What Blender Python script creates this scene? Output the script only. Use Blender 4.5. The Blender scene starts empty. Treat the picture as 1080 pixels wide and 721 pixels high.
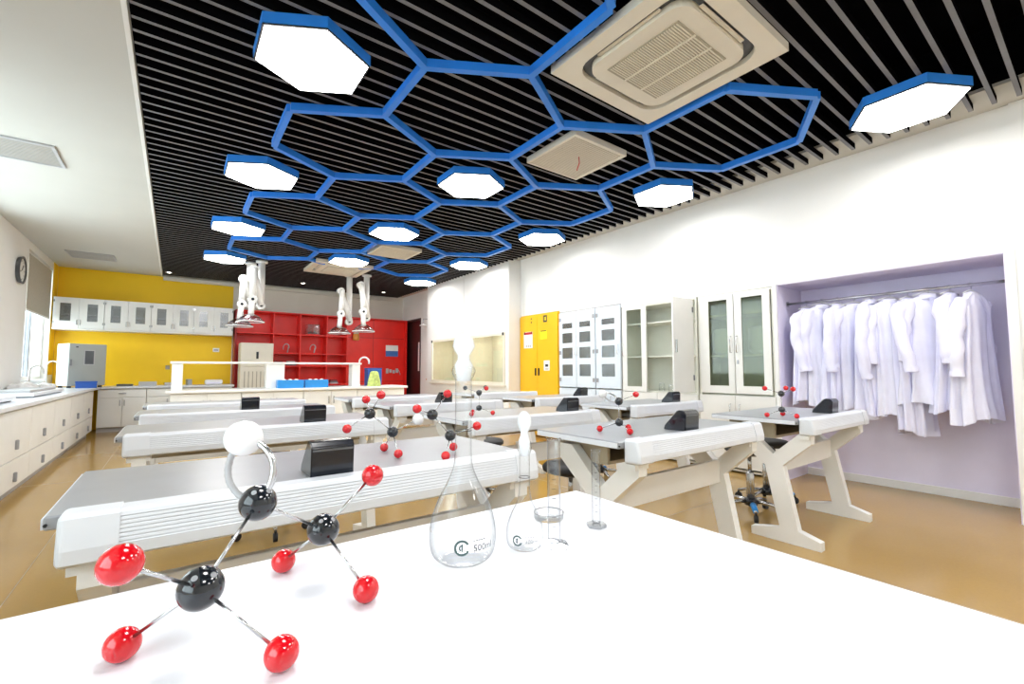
import bpy, bmesh, math, random
from mathutils import Vector, Matrix
random.seed(7)
PI = math.pi
SC = bpy.context.scene
COL = SC.collection

# ------------------------------------------------------------------ camera, world, exposure
H = 1.07                                   # eye height above the floor
YAW, PITCH, ROLL = 0.641, 0.062, -0.0014
fw = Vector((math.sin(YAW)*math.cos(PITCH), math.cos(YAW)*math.cos(PITCH), math.sin(PITCH)))
rt = Vector((math.cos(YAW), -math.sin(YAW), 0)); up = rt.cross(fw)
r2 = rt*math.cos(ROLL)+up*math.sin(ROLL); u2 = -rt*math.sin(ROLL)+up*math.cos(ROLL)
cd = bpy.data.cameras.new('camera'); cam = bpy.data.objects.new('camera', cd); COL.objects.link(cam)
m = Matrix((r2, u2, -fw)).transposed().to_4x4(); m.translation = (0, 0, H)
cam.matrix_world = m
cd.sensor_width = 36; cd.lens = 36*475.25/1080; cd.clip_start = 0.02; cd.clip_end = 100
SC.camera = cam
w = bpy.data.worlds.new('daylight'); SC.world = w; w.use_nodes = True
w.node_tree.nodes['Background'].inputs[0].default_value = (0.86, 0.94, 1, 1)
w.node_tree.nodes['Background'].inputs[1].default_value = 3.0
vs = SC.view_settings
vs.view_transform = 'Standard'; vs.look = 'None'; vs.gamma = 1; vs.use_curve_mapping = False
vs.exposure = 1.25
LAMP = 12.0                                # strength of the hexagonal ceiling panels
try:
    SC.cycles.use_denoising = True
    SC.cycles.max_bounces = 12; SC.cycles.diffuse_bounces = 6; SC.cycles.transparent_max_bounces = 24
    SC.cycles.sample_clamp_indirect = 6
except Exception:
    pass

# ------------------------------------------------------------------ materials (all node based)
MATS = {}
def mat(name, col, rough=.5, metal=0, var=.04, scale=6, bump=0, spec=.5, coat=0, col2=None, stretch=None):
    if name in MATS: return MATS[name]
    M = bpy.data.materials.new(name); M.use_nodes = True
    nt = M.node_tree; b = nt.nodes['Principled BSDF']
    tc = nt.nodes.new('ShaderNodeTexCoord'); n = nt.nodes.new('ShaderNodeTexNoise')
    n.inputs['Scale'].default_value = scale; n.inputs['Detail'].default_value = 4
    src = tc.outputs['Object']
    if stretch:
        mp = nt.nodes.new('ShaderNodeMapping'); mp.inputs['Scale'].default_value = stretch
        nt.links.new(src, mp.inputs[0]); src = mp.outputs[0]
    nt.links.new(src, n.inputs['Vector'])
    r = nt.nodes.new('ShaderNodeValToRGB')
    c2 = col2 or tuple(max(0, c*(1-2*var)) for c in col)
    r.color_ramp.elements[0].position = .35; r.color_ramp.elements[1].position = .65
    r.color_ramp.elements[0].color = (*c2, 1); r.color_ramp.elements[1].color = (*col, 1)
    nt.links.new(n.outputs['Fac'], r.inputs[0]); nt.links.new(r.outputs[0], b.inputs['Base Color'])
    b.inputs['Roughness'].default_value = rough; b.inputs['Metallic'].default_value = metal
    b.inputs['Specular IOR Level'].default_value = spec
    b.inputs['Coat Weight'].default_value = coat; b.inputs['Coat Roughness'].default_value = .05
    if bump:
        bp = nt.nodes.new('ShaderNodeBump'); bp.inputs['Strength'].default_value = bump
        nt.links.new(n.outputs['Fac'], bp.inputs['Height']); nt.links.new(bp.outputs[0], b.inputs['Normal'])
    MATS[name] = M; return M
def emit(name, col, s):
    M = bpy.data.materials.new(name); M.use_nodes = True; nt = M.node_tree
    b = nt.nodes['Principled BSDF']; b.inputs['Base Color'].default_value = (*col, 1)
    b.inputs['Emission Color'].default_value = (*col, 1); b.inputs['Emission Strength'].default_value = s
    MATS[name] = M; return M
def glass(name, tint=(1, 1, 1), refl=.6, rough=0.02, edge=None, base=.04, power=4):
    M = bpy.data.materials.new(name); M.use_nodes = True; nt = M.node_tree; nt.nodes.clear()
    o = nt.nodes.new('ShaderNodeOutputMaterial'); mx = nt.nodes.new('ShaderNodeMixShader')
    t = nt.nodes.new('ShaderNodeBsdfTransparent'); g = nt.nodes.new('ShaderNodeBsdfGlossy')
    g.inputs['Roughness'].default_value = rough
    lw = nt.nodes.new('ShaderNodeLayerWeight'); lw.inputs[0].default_value = .5
    pw = nt.nodes.new('ShaderNodeMath'); pw.operation = 'POWER'; pw.inputs[1].default_value = power
    mu = nt.nodes.new('ShaderNodeMath'); mu.operation = 'MULTIPLY_ADD'; mu.inputs[1].default_value = refl; mu.inputs[2].default_value = base; mu.use_clamp = True
    nt.links.new(lw.outputs['Facing'], pw.inputs[0]); nt.links.new(pw.outputs[0], mu.inputs[0]); nt.links.new(mu.outputs[0], mx.inputs[0])
    if edge:
        cr = nt.nodes.new('ShaderNodeMix'); cr.data_type = 'RGBA'
        cr.inputs[6].default_value = (*tint, 1); cr.inputs[7].default_value = (*edge, 1)
        nt.links.new(pw.outputs[0], cr.inputs[0]); nt.links.new(cr.outputs[2], t.inputs[0])
    else:
        t.inputs[0].default_value = (*tint, 1)
    nt.links.new(t.outputs[0], mx.inputs[1]); nt.links.new(g.outputs[0], mx.inputs[2])
    nt.links.new(mx.outputs[0], o.inputs[0]); MATS[name] = M; return M

mat('white_paint', (.84, .84, .82), .7, var=.015, scale=2)
mat('cream_paint', (.74, .71, .63), .7, var=.02, scale=2)
mat('ceiling_white', (.55, .54, .50), .8, var=.015, scale=2)
mat('yellow_paint', (.93, .60, .004), .55, var=.03, scale=2)
mat('red_lacquer', (.84, .020, .012), .35, var=.06, scale=3)
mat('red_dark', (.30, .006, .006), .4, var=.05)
mat('lavender_paint', (.78, .74, .90), .6, var=.03, scale=3)
mat('black_void', (.004, .004, .005), .9, var=.1, spec=0)
mat('slat_black', (.005, .005, .006), .9, var=.1, spec=0)
mat('slat_grey', (.17, .17, .185), .6, var=.12, scale=3)
mat('blue_paint', (.025, .24, .86), .4, var=.06, scale=5)
mat('blue_housing', (.03, .26, .85), .4, var=.05, scale=5)
mat('plastic_white', (.82, .82, .80), .35, var=.02, scale=4)
mat('plastic_cool', (.70, .73, .78), .3, var=.02, scale=5)
mat('enamel_white', (.80, .80, .77), .4, var=.02, scale=4)
mat('enamel_blue_white', (.72, .80, .88), .35, var=.02, scale=4)
mat('table_white', (.76, .77, .82), .22, var=.01, scale=4)
mat('top_grey', (.33, .345, .37), .3, var=.03, scale=10)
mat('steel', (.60, .61, .62), .22, metal=1, var=.05, scale=20)
mat('steel_dark', (.25, .26, .28), .3, metal=1, var=.08)
mat('grey_plastic', (.33, .34, .36), .45, var=.05)
mat('black_plastic', (.010, .013, .022), .18, var=.2, coat=.4)
mat('black_matte', (.014, .014, .016), .6, var=.2)
mat('tan_board', (.42, .35, .24), .55, var=.08, scale=8)
mat('ball_red', (.66, .003, .010), .12, var=.05, coat=.5)
mat('ball_black', (.012, .016, .022), .14, var=.2, coat=.5)
mat('ball_white', (.86, .86, .86), .2, var=.01)
mat('blue_plastic', (.03, .30, .78), .35, var=.05)
mat('blue_deep', (.02, .10, .42), .4, var=.05)
mat('coat_cloth', (.76, .76, .93), .85, var=.03, scale=9, bump=.05)
mat('coat_cloth_white', (.80, .80, .93), .85, var=.03, scale=9, bump=.05)
mat('blind_cloth', (.50, .47, .40), .8, var=.05, scale=30)
mat('clock_face', (.72, .72, .70), .5, var=.02)
mat('door_dark', (.030, .010, .010), .4, var=.2, scale=4, stretch=(1, 8, 1))
mat('cabinet_yellow', (.90, .50, .004), .4, var=.02)
mat('paper', (.85, .84, .82), .7, var=.02)
mat('sign_red', (.6, .02, .02), .5); mat('sticker_yellow', (.95, .78, .01), .5)
mat('ink', (.02, .02, .03), .6); mat('ink_green', (.05, .10, .10), .6)
mat('grille_tan', (.42, .38, .29), .6, var=.05)
mat('panel_cream', (.76, .71, .60), .45, var=.02)
mat('dish_orange', (.75, .30, .05), .4); mat('cloth_green', (.62, .75, .22), .8, var=.2, scale=20)
mat('poster_blue', (.05, .16, .5), .5); mat('grey_soft', (.45, .45, .46), .5, var=.04)
mat('incubator_grey', (.36, .38, .36), .4, var=.02)
mat('hood_inside', (.62, .58, .46), .55, var=.04); mat('cabinet_inside', (.74, .74, .66), .6, var=.02)
mat('shelf_dark', (.10, .11, .12), .5, var=.1); mat('pane_teal', (.20, .30, .33), .3, var=.2, scale=3)
glass('glass_clear', (.98, .985, .985), .6, .02, edge=(.46, .50, .52), power=3)
glass('glass_thick', (.92, .93, .94), .7, .02, edge=(.16, .18, .20), power=2.2, base=.06)
glass('glass_pane', (.92, .95, .94), .5, .02)
glass('glass_green', (.66, .70, .58), .5, .05, base=.05)
glass('glass_grey', (.62, .66, .68), .5, .25, base=.22)
glass('dome_clear', (.88, .86, .90), .6, .05, edge=(.6, .55, .62), base=.15)
emit('light_panel', (1, .985, .97), LAMP)
emit('hood_lamp_glow', (1, .97, .88), 22.0)
emit('spot_panel', (1, .95, .85), 15.0)

def floor_mat():
    M = bpy.data.materials.new('vinyl_floor'); M.use_nodes = True; nt = M.node_tree; b = nt.nodes['Principled BSDF']
    tc = nt.nodes.new('ShaderNodeTexCoord')
    n1 = nt.nodes.new('ShaderNodeTexNoise'); n1.inputs['Scale'].default_value = 1.1; n1.inputs['Detail'].default_value = 5
    n2 = nt.nodes.new('ShaderNodeTexNoise'); n2.inputs['Scale'].default_value = 60; n2.inputs['Detail'].default_value = 3
    r1 = nt.nodes.new('ShaderNodeValToRGB'); e = r1.color_ramp.elements
    e[0].color = (.42, .265, .085, 1); e[1].color = (.48, .31, .11, 1); e[0].position = .3; e[1].position = .7
    mx = nt.nodes.new('ShaderNodeMix'); mx.data_type = 'RGBA'; mx.blend_type = 'MULTIPLY'; mx.inputs[0].default_value = .12
    for n in (n1, n2): nt.links.new(tc.outputs['Object'], n.inputs['Vector'])
    nt.links.new(n1.outputs['Fac'], r1.inputs[0]); nt.links.new(r1.outputs[0], mx.inputs[6]); nt.links.new(n2.outputs['Fac'], mx.inputs[7])
    nt.links.new(mx.outputs[2], b.inputs['Base Color'])
    b.inputs['Roughness'].default_value = .16; b.inputs['Specular IOR Level'].default_value = .5
    MATS['vinyl_floor'] = M
floor_mat()

# ------------------------------------------------------------------ mesh helpers
def B(): return bmesh.new()
def box(bm, x0, x1, y0, y1, z0, z1, mi=0):
    v = [bm.verts.new(p) for p in ((x0,y0,z0),(x1,y0,z0),(x1,y1,z0),(x0,y1,z0),(x0,y0,z1),(x1,y0,z1),(x1,y1,z1),(x0,y1,z1))]
    fs = []
    for q in ((3,2,1,0),(4,5,6,7),(0,1,5,4),(1,2,6,5),(2,3,7,6),(3,0,4,7)):
        f = bm.faces.new([v[i] for i in q]); f.material_index = mi; fs.append(f)
    return fs
def rbox(bm, x0, x1, y0, y1, z0, z1, r=.01, seg=2):
    t = B(); box(t, x0, x1, y0, y1, z0, z1)
    bmesh.ops.bevel(t, geom=list(t.edges), offset=r, segments=seg, affect='EDGES', profile=.5, clamp_overlap=True)
    join(bm, t)
def join(bm, t, M=None):
    if M is not None: bmesh.ops.transform(t, matrix=M, verts=t.verts)
    mp = {}
    for v in t.verts: mp[v] = bm.verts.new(v.co)
    for f in t.faces:
        try:
            g = bm.faces.new([mp[v] for v in f.verts]); g.smooth = f.smooth; g.material_index = f.material_index
        except ValueError: pass
    t.free()
def frame_of(d):
    d = d.normalized(); a = Vector((0,0,1)) if abs(d.z) < .9 else Vector((1,0,0))
    x = d.cross(a).normalized(); y = d.cross(x).normalized(); return x, y
def tube(bm, pts, r, seg=10, caps=True, smooth=True):
    pts = [Vector(p) for p in pts]; rs = r if isinstance(r, (list, tuple)) else [r]*len(pts)
    rings = []; x = None
    for i, p in enumerate(pts):
        d = (pts[min(i+1, len(pts)-1)]-pts[max(i-1, 0)]).normalized()
        if x is None: x, y = frame_of(d)
        else:
            x = (x-d*x.dot(d)).normalized(); y = d.cross(x).normalized()
        rings.append([bm.verts.new(p+(x*math.cos(2*PI*k/seg)+y*math.sin(2*PI*k/seg))*rs[i]) for k in range(seg)])
    for a, b in zip(rings, rings[1:]):
        for k in range(seg):
            f = bm.faces.new((a[k], a[(k+1) % seg], b[(k+1) % seg], b[k])); f.smooth = smooth
    if caps:
        bm.faces.new(rings[0][::-1]); bm.faces.new(rings[-1])
    bmesh.ops.recalc_face_normals(bm, faces=bm.faces)
def lathe(bm, prof, c=(0,0,0), seg=32, smooth=True):
    c = Vector(c); rings = []
    for r, z in prof:
        if r < 1e-6: rings.append([bm.verts.new(c+Vector((0,0,z)))])
        else: rings.append([bm.verts.new(c+Vector((r*math.cos(2*PI*k/seg), r*math.sin(2*PI*k/seg), z))) for k in range(seg)])
    for a, b in zip(rings, rings[1:]):
        for k in range(seg):
            k2 = (k+1) % seg
            q = [a[k % len(a)], a[k2 % len(a)], b[k2 % len(b)], b[k % len(b)]]
            u = []
            for v in q:
                if v not in u: u.append(v)
            if len(u) > 2:
                f = bm.faces.new(u); f.smooth = smooth
def sphere(bm, c, r, seg=24, rings=14):
    lathe(bm, [(r*math.sin(PI*i/rings), -r*math.cos(PI*i/rings)) if 0 < i < rings else (0, -r if i == 0 else r) for i in range(rings+1)], c, seg)
def prism(bm, poly, axis, a0, a1):
    """extrude a polygon; axis x: poly is (y,z); y: (x,z); z: (x,y)"""
    def P(u, v, a): return {'x': (a, u, v), 'y': (u, a, v), 'z': (u, v, a)}[axis]
    A = [bm.verts.new(P(u, v, a0)) for u, v in poly]; C = [bm.verts.new(P(u, v, a1)) for u, v in poly]
    fs = [bm.faces.new(A), bm.faces.new(C[::-1])]
    n = len(poly)
    for i in range(n): fs.append(bm.faces.new((A[i], C[i], C[(i+1) % n], A[(i+1) % n])))
    bmesh.ops.recalc_face_normals(bm, faces=fs)
    return fs
def obj(name, bm, mats, parent=None, loc=(0,0,0), rz=0):
    me = bpy.data.meshes.new(name)
    if bm.faces: bmesh.ops.recalc_face_normals(bm, faces=bm.faces)
    bm.to_mesh(me); bm.free()
    for k in (mats if isinstance(mats, (list, tuple)) else [mats]): me.materials.append(MATS[k])
    o = bpy.data.objects.new(name, me); COL.objects.link(o)
    o.location = loc; o.rotation_euler[2] = rz
    if parent: o.parent = parent
    return o
def again(o, parent=None, loc=None, rz=None):
    c = o.copy(); COL.objects.link(c); c.parent = parent if parent else o.parent
    if loc is not None: c.location = loc
    if rz is not None: c.rotation_euler[2] = rz
    return c
def tag(o, label, cat, group=None):
    o['label'] = label; o['category'] = cat
    if group: o['group'] = group
    return o
def thing(name, label, cat, loc=(0,0,0), rz=0, group=None):
    o = bpy.data.objects.new(name, None); COL.objects.link(o); o.empty_display_size = .1
    o.location = loc; o.rotation_euler[2] = rz
    return tag(o, label, cat, group)
def tree(root, loc, rz, label):
    r = root.copy(); COL.objects.link(r); r.location = loc; r.rotation_euler[2] = rz; r['label'] = label
    for ch in root.children:
        c = ch.copy(); COL.objects.link(c); c.parent = r
        for g in ch.children:
            d = g.copy(); COL.objects.link(d); d.parent = c
    return r
def struct(name, bm, mats, parent=None):
    o = obj(name, bm, mats, parent)
    if not parent: o['kind'] = 'structure'
    return o
def bx(name, mats, parent, x0, x1, y0, y1, z0, z1, r=0):
    b = B()
    if r: rbox(b, x0, x1, y0, y1, z0, z1, r)
    else: box(b, x0, x1, y0, y1, z0, z1)
    return obj(name, b, mats, parent)
ORD = ['first', 'second', 'third', 'fourth', 'fifth', 'sixth', 'seventh', 'eighth', 'ninth', 'tenth', 'eleventh', 'twelfth']

# ------------------------------------------------------------------ room shell
XL, XR, YB, YF = -1.72, 4.72, 11.1, -3.0
ZS = 2.91                                   # underside of the slats and of the white ceiling
b = B(); box(b, XL-.1, 5.5, YF-.1, YB+.1, -.1, 0); FLOOR = struct('floor', b, 'vinyl_floor')
for y in (2.02, 6.1):                       # welded joints of the sheet flooring
    bx('floor_seam', 'tan_board', FLOOR, XL, 5.0, y, y+.004, -.02, .0006)
for x in (-.6, 2.9):
    bx('floor_seam', 'tan_board', FLOOR, x, x+.004, YF, YB, -.02, .0006)
b = B()                                     # left wall: far window, plus two unseen ones added for daylight fill
W = [(-1.6, .9), (4.0, 7.6), (9.15, 10.72)]; Z0, Z1 = .93, 2.80
ys = [YF] + [v for p in W for v in p] + [YB]
for i in range(0, len(ys), 2): box(b, XL-.25, XL, ys[i], ys[i+1], 0, 3.4)
for y0, y1 in W:
    box(b, XL-.25, XL, y0, y1, 0, Z0); box(b, XL-.25, XL, y0, y1, Z1, 3.4)
WL = struct('wall_left', b, 'white_paint')
bx('painted_return', 'yellow_paint', WL, XL, XL+.006, 10.74, YB-.01, 1.0, ZS-.002)
for i, (y0, y1) in enumerate(W):
    wn = bpy.data.objects.new('window_%d' % (i+1), None); COL.objects.link(wn); wn['kind'] = 'structure'
    wn['label'] = ['metal framed window behind the camera on the left wall', 'wide metal framed window on the left wall', 'tall bright window beside the yellow wall'][i]
    b = B(); f = .05
    box(b, XL-.16, XL-.08, y0, y0+f, Z0, Z1); box(b, XL-.16, XL-.08, y1-f, y1, Z0, Z1)
    box(b, XL-.16, XL-.08, y0+f, y1-f, Z0, Z0+f); box(b, XL-.16, XL-.08, y0+f, y1-f, Z1-f, Z1)
    obj('window_frame', b, 'plastic_white', wn)
    n = 2 if y1-y0 < 2 else 4
    for k in range(1, n):
        y = y0+(y1-y0)*k/n + (.05 if i == 2 else 0)
        bx('mullion', 'steel_dark', wn, XL-.15, XL-.09, y-.022, y+.022, Z0+f, Z1-f)
    for k in range(n):
        a = y0+(y1-y0)*k/n+.03; c = y0+(y1-y0)*(k+1)/n-.03
        bx('pane', 'glass_pane', wn, XL-.124, XL-.118, a, c, Z0+f, Z1-f)
    bx('window_sill', 'white_paint', wn, XL-.08, XL+.03, y0-.02, y1+.02, Z0-.03, Z0+.002)
b = B(); box(b, XL-.25, 5.5, YB, YB+.1, 0, 3.4)
WB = struct('wall_back', b, 'cream_paint')
bx('painted_panel', 'yellow_paint', WB, XL+.008, .93, YB-.006, YB, 0, ZS-.002)
b = B(); box(b, XL-.25, 5.5, YF-.1, YF, 0, 3.4); struct('wall_front', b, 'white_paint')
# right wall: upper band, pier beside the niche, recess backs
b = B()
NY0, NY1, NZ = .44, 1.97, 1.905            # coat niche
box(b, XR, 5.5, YF, NY0-.05, 0, 3.4)
box(b, XR, 5.5, NY0-.05, 2.0, NZ, 3.4)
box(b, XR, 5.5, NY1, 2.0, 0, NZ)
box(b, XR, 5.5, 2.0, 3.9, 1.895, 3.4); box(b, XR, 5.5, 3.9, 5.1, 1.955, 3.4); box(b, XR, 5.5, 5.1, 6.07, 1.985, 3.4)
box(b, 5.25, 5.5, 2.0, 6.07, 0, 1.98)
box(b, XR, 5.5, 9.16, 10.0, 0, 3.4); box(b, XR, 5.5, 10.0, YB, 2.33, 3.4); box(b, XR, 5.5, 11.0, YB, 0, 2.33)
box(b, 5.3, 5.5, 6.07, 9.16, 0, 3.4); box(b, 5.3, 5.5, 10.0, 11.0, 0, 2.33)
WR = struct('wall_right', b, 'white_paint')
ND = 5.28                                   # niche back
b = B(); box(b, ND, ND+.02, NY0, NY1, 0, NZ); box(b, XR+.004, ND, NY1-.008, NY1, 0, NZ); box(b, XR+.004, ND, NY0, NY0+.008, 0, NZ); box(b, XR+.004, ND, NY0, NY1, NZ-.008, NZ)
obj('niche_lining', b, 'lavender_paint', WR)
bx('niche_jamb', 'white_paint', WR, XR-.012, XR+.2, NY0-.05, NY0, 0, NZ+.03)
bx('niche_skirting', 'plastic_white', WR, ND-.015, ND, NY0+.01, NY1-.01, 0, .07)
b = B(); box(b, XR-.03, XR, YF, NY0-.07, 0, 2.96); struct('trim_1', b, 'white_paint')['label'] = 'plain white pier beside the coat niche'
b = B(); box(b, XR-.012, XR, 2.0, NY1, 0, NZ); box(b, XR-.012, XR, 9.2, 9.95, 0, .09); struct('baseboard_right', b, 'plastic_white')
# dark door on the right wall
D = bpy.data.objects.new('door_1', None); COL.objects.link(D); D['kind'] = 'structure'; D['label'] = 'dark brown door beside the red shelf wall'
bx('door_leaf', 'door_dark', D, XR+.05, XR+.10, 10.05, 10.95, 0.005, 2.28)
b = B(); box(b, XR-.01, XR+.05, 10.0, 10.05, 0, 2.33); box(b, XR-.01, XR+.05, 10.95, 11.0, 0, 2.33); box(b, XR-.01, XR+.05, 10.05, 10.95, 2.28, 2.33)
obj('door_frame', b, 'door_dark', D)
bx('push_plate', 'plastic_white', D, XR+.035, XR+.05, 10.12, 10.22, 1.05, 1.75)

# ceiling: white left part, black void, slats, soffits
b = B(); box(b, XL, -.26, YF, YB, ZS, 3.4)
struct('ceiling_left', b, 'ceiling_white')['label'] = 'plain white ceiling strip above the window side'
b = B(); box(b, -.26, 5.5, YF, YB, 3.38, 3.45); box(b, -.262, -.25, YF, YB, ZS+.052, 3.38); box(b, -.25, 4.35, YB-.02, YB-.004, 2.97, 3.38)
box(b, 4.342, 4.36, YF, YB, 2.986, 3.38)
CE = struct('ceiling', b, 'black_void')
b = B(); box(b, 4.34, XR, YF, YB, 2.962, 2.985); struct('trim_2', b, 'ceiling_white')['label'] = 'white soffit strip along the right wall'
b = B(); box(b, -.25, 4.34, YB-.10, YB-.03, 2.83, 2.90); struct('trim_3', b, 'cream_paint')['label'] = 'pale cornice where the slatted ceiling meets the back wall'
b = B(); box(b, -.285, -.262, YF, YB, ZS-.006, ZS-.0005); struct('trim_4', b, 'plastic_white')['label'] = 'thin white edge of the left ceiling strip'
b = B()
for f in box(b, -.25, 4.50, -.0125, .0125, 0, .05):
    f.material_index = 1 if abs(f.normal.z) > .5 and f.calc_center_median().z < .02 else 0
for f in b.faces:
    if f.calc_center_median().z < .001: f.material_index = 1
slat0 = obj('slat', b, ['slat_black', 'slat_grey'], CE, (0, 0, ZS+.001)); n = 0  # shade put into the colour: black unlit sides, grey lit underside
SP = .1163; y = .30-28*SP
slat0.location = (0, y, ZS+.001)
while y < YB-.3:
    y += SP; again(slat0, CE, (0, y, ZS+.001))

# ------------------------------------------------------------------ hexagon lattice on the ceiling
S3 = math.sqrt(3)/2
SE = .357*1.79; C0 = (.9384*1.79, 1.5041*1.79)     # edge length and a cell centre
def cell(a, r): return (C0[0]+a*2*S3*SE, C0[1]+1.5*SE*r)
CELLS = [(0,0),(1,0),(1.5,-1),(-.5,-1),(-.5,1),(.5,1),(1.5,1),(0,2),(1,2),(-.5,3),(.5,3),(1.5,3),(0,4),(1,4),(-.5,5),(.5,5),(1.5,5)]
edges = {}
for a, r in CELLS:
    c = cell(a, r)
    V = [(c[0]+SE*math.sin(PI/3*k), c[1]-SE*math.cos(PI/3*k)) for k in range(6)]
    for k in range(6):
        p, q = V[k], V[(k+1) % 6]
        edges[tuple(sorted((tuple(round(t, 3) for t in p), tuple(round(t, 3) for t in q))))] = 1
c = cell(.5, -1)                                     # cell that holds the cassette: only its left side exists
edges[tuple(sorted((tuple(round(t, 3) for t in (c[0]-S3*SE, c[1]-SE/2)), tuple(round(t, 3) for t in (c[0]-S3*SE, c[1]+SE/2)))))] = 1
HF = thing('hexagon_frame', 'blue honeycomb of metal bars hung below the black slatted ceiling', 'ceiling frame')
for p, q in edges:
    d = Vector((q[0]-p[0], q[1]-p[1])); L = d.length; d /= L; nrm = Vector((-d.y, d.x)); hw = .021
    P0 = Vector(p); P1 = Vector(q)
    t = hw/math.sqrt(3)
    poly = [P0, P0+d*t*0+d*(hw/math.tan(PI/3))+nrm*hw, P1-d*(hw/math.tan(PI/3))+nrm*hw, P1, P1-d*(hw/math.tan(PI/3))-nrm*hw, P0+d*(hw/math.tan(PI/3))-nrm*hw]
    b = B(); prism(b, [(v.x, v.y) for v in poly], 'z', 2.858, ZS)
    obj('bar', b, 'blue_paint', HF)

# ------------------------------------------------------------------ hexagonal lamps
LR = .173*1.79
def hexpoly(r): return [(r*math.sin(PI/3*k), -r*math.cos(PI/3*k)) for k in range(6)]
HL = thing('hexagonal_ceiling_light', '-', 'ceiling light', (0,0,0), 0, 'hexagonal ceiling lights')
b = B(); prism(b, hexpoly(LR+.016), 'z', -.060, 0); obj('housing', b, 'blue_housing', HL)
b = B(); prism(b, hexpoly(LR+.012), 'z', -.068, -.0601); obj('rim', b, 'black_matte', HL)
b = B(); prism(b, hexpoly(LR), 'z', -.072, -.0681); obj('diffuser', b, 'light_panel', HL)
lamps = [('left', -1, [-4, -2, 0, 2, 4, 6]), ('middle', .5, [-5, -3, 1, 3, 5]), ('right', 2, [-4, -2, 0, 2, 4, 6])]
first = True
for row, a, rs in lamps:
    vis = 0
    for r in rs:
        c = cell(a, r); out = r < -2 or (r == -2 and a == -1) or (r == -3)
        if row == 'right': c = (c[0]+.06, c[1])
        if out: lab = 'glowing hexagonal ceiling light of the %s row, out of view towards the front wall, %s' % (row, ORD[-r])
        else:
            lab = 'glowing hexagonal ceiling light with blue sides, %s from the front in the %s row' % (ORD[vis], row); vis += 1
        if first: o = HL; o.location = (c[0], c[1], ZS); o['label'] = lab; first = False
        else: tree(HL, (c[0], c[1], ZS), 0, lab)
# downlights near the back
for i, (x, y) in enumerate(((-.16, 10.56), (2.10, 10.2), (3.89, 10.3))):
    t = thing('downlight', 'tiny round downlight near the back wall, %s from the left' % ORD[i], 'downlight', (x, y, ZS), 0, 'downlights at the back of the ceiling')
    b = B(); lathe(b, [(.052, 0), (.052, -.006), (.036, -.010), (.034, 0)], seg=20); obj('ring', b, 'plastic_white', t)
    b = B(); lathe(b, [(0, -.004), (.033, -.004), (.033, -.001), (0, -.001)], seg=20); obj('lens', b, 'spot_panel', t)

# ------------------------------------------------------------------ ceiling cassettes and vents
def cassette(x0, y0, s, label):
    t = thing('ceiling_air_conditioner', label, 'air conditioner', (x0+s/2, y0+s/2, ZS)); h = s/2; z = -.05
    b = B()                                    # outer panel with an opening
    o = h*.80
    def rr(q, rad): return [(sx*(q-rad)+rad*math.cos(a0+PI/2*k/6), sy*(q-rad)+rad*math.sin(a0+PI/2*k/6)) for sx, sy, a0 in ((1, 1, 0), (-1, 1, PI/2), (-1, -1, PI), (1, -1, 3*PI/2)) for k in range(7)]
    A = rr(o, .13); n = len(A); Q = [(h if x > 0 else -h, h if y > 0 else -h) for x, y in A]
    lo = [b.verts.new((x, y, z)) for x, y in A]; hi = [b.verts.new((x, y, 0)) for x, y in A]
    cn = {q: (b.verts.new((q[0], q[1], z)), b.verts.new((q[0], q[1], 0))) for q in set(Q)}
    for i in range(n):
        j = (i+1) % n; b.faces.new((lo[i], lo[j], hi[j], hi[i]))
        if Q[i] == Q[j]: b.faces.new((lo[i], lo[j], cn[Q[i]][0]))
        else:
            b.faces.new((lo[i], lo[j], cn[Q[j]][0], cn[Q[i]][0])); b.faces.new((cn[Q[i]][0], cn[Q[j]][0], cn[Q[j]][1], cn[Q[i]][1]))
    obj('panel', b, 'panel_cream', t)
    b = B(); prism(b, rr(o-.002, .13), 'z', -.02, 0); obj('air_slot', b, 'shelf_dark', t)
    b = B(); prism(b, rr(o-.050, .10), 'z', z-.008, -.0205); obj('inner_panel', b, 'panel_cream', t)
    for k in range(4):
        b = B(); rbox(b, -o+.17, o-.17, -o+.022, -o+.046, z+.010, z+.020, .004, 1); obj('louvre', b, 'panel_cream', t, (0,0,0), k*PI/2)
    g = h*.50; b = B(); box(b, -g, g, -g, g, z-.0125, z-.0081)
    G = obj('grille', b, 'grille_tan', t)
    b = B()
    for k in range(30):
        v = -g+.012+k*(2*g-.02)/30; box(b, -g+.008, g-.008, v, v+.006, z-.0165, z-.0126)
    s_ = obj('grille_bars', b, 'panel_cream', G); s_['kind'] = 'stuff'
    for k in (-1, 1): bx('grille_rib', 'panel_cream', G, k*g/3-.006, k*g/3+.006, -g, g, z-.018, z-.0126)
    return t
cassette(1.76, 1.015, .945, 'large cream four-way ceiling cassette near the front')
cassette(1.80, 7.78, .95, 'small far ceiling cassette above the bench with the white rack')
def vent(x0, x1, y0, y1, label, bars=26, top=ZS, mm='panel_cream', sink=1.0):
    t = thing('ceiling_vent', label, 'vent', ((x0+x1)/2, (y0+y1)/2, top)); a, c = (x1-x0)/2, (y1-y0)/2; f = .022
    b = B(); box(b, -a, a, -c, -c+f, -.05, 0); box(b, -a, a, c-f, c, -.05, 0); box(b, -a, -a+f, -c+f, c-f, -.05, 0); box(b, a-f, a, -c+f, c-f, -.05, 0)
    obj('vent_frame', b, mm, t)
    b = B(); box(b, -a+f, a-f, -c+f, c-f, -.03, -.002); obj('vent_back', b, 'grille_tan', t)
    for k in range(bars):
        u = -c+f+(2*c-2*f)*(k+.5)/bars
        bx('vent_bar', mm, t, -a+f, a-f, u-.005, u+.004, -.044, -.0302)
    t.scale[2] = sink; return t
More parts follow.
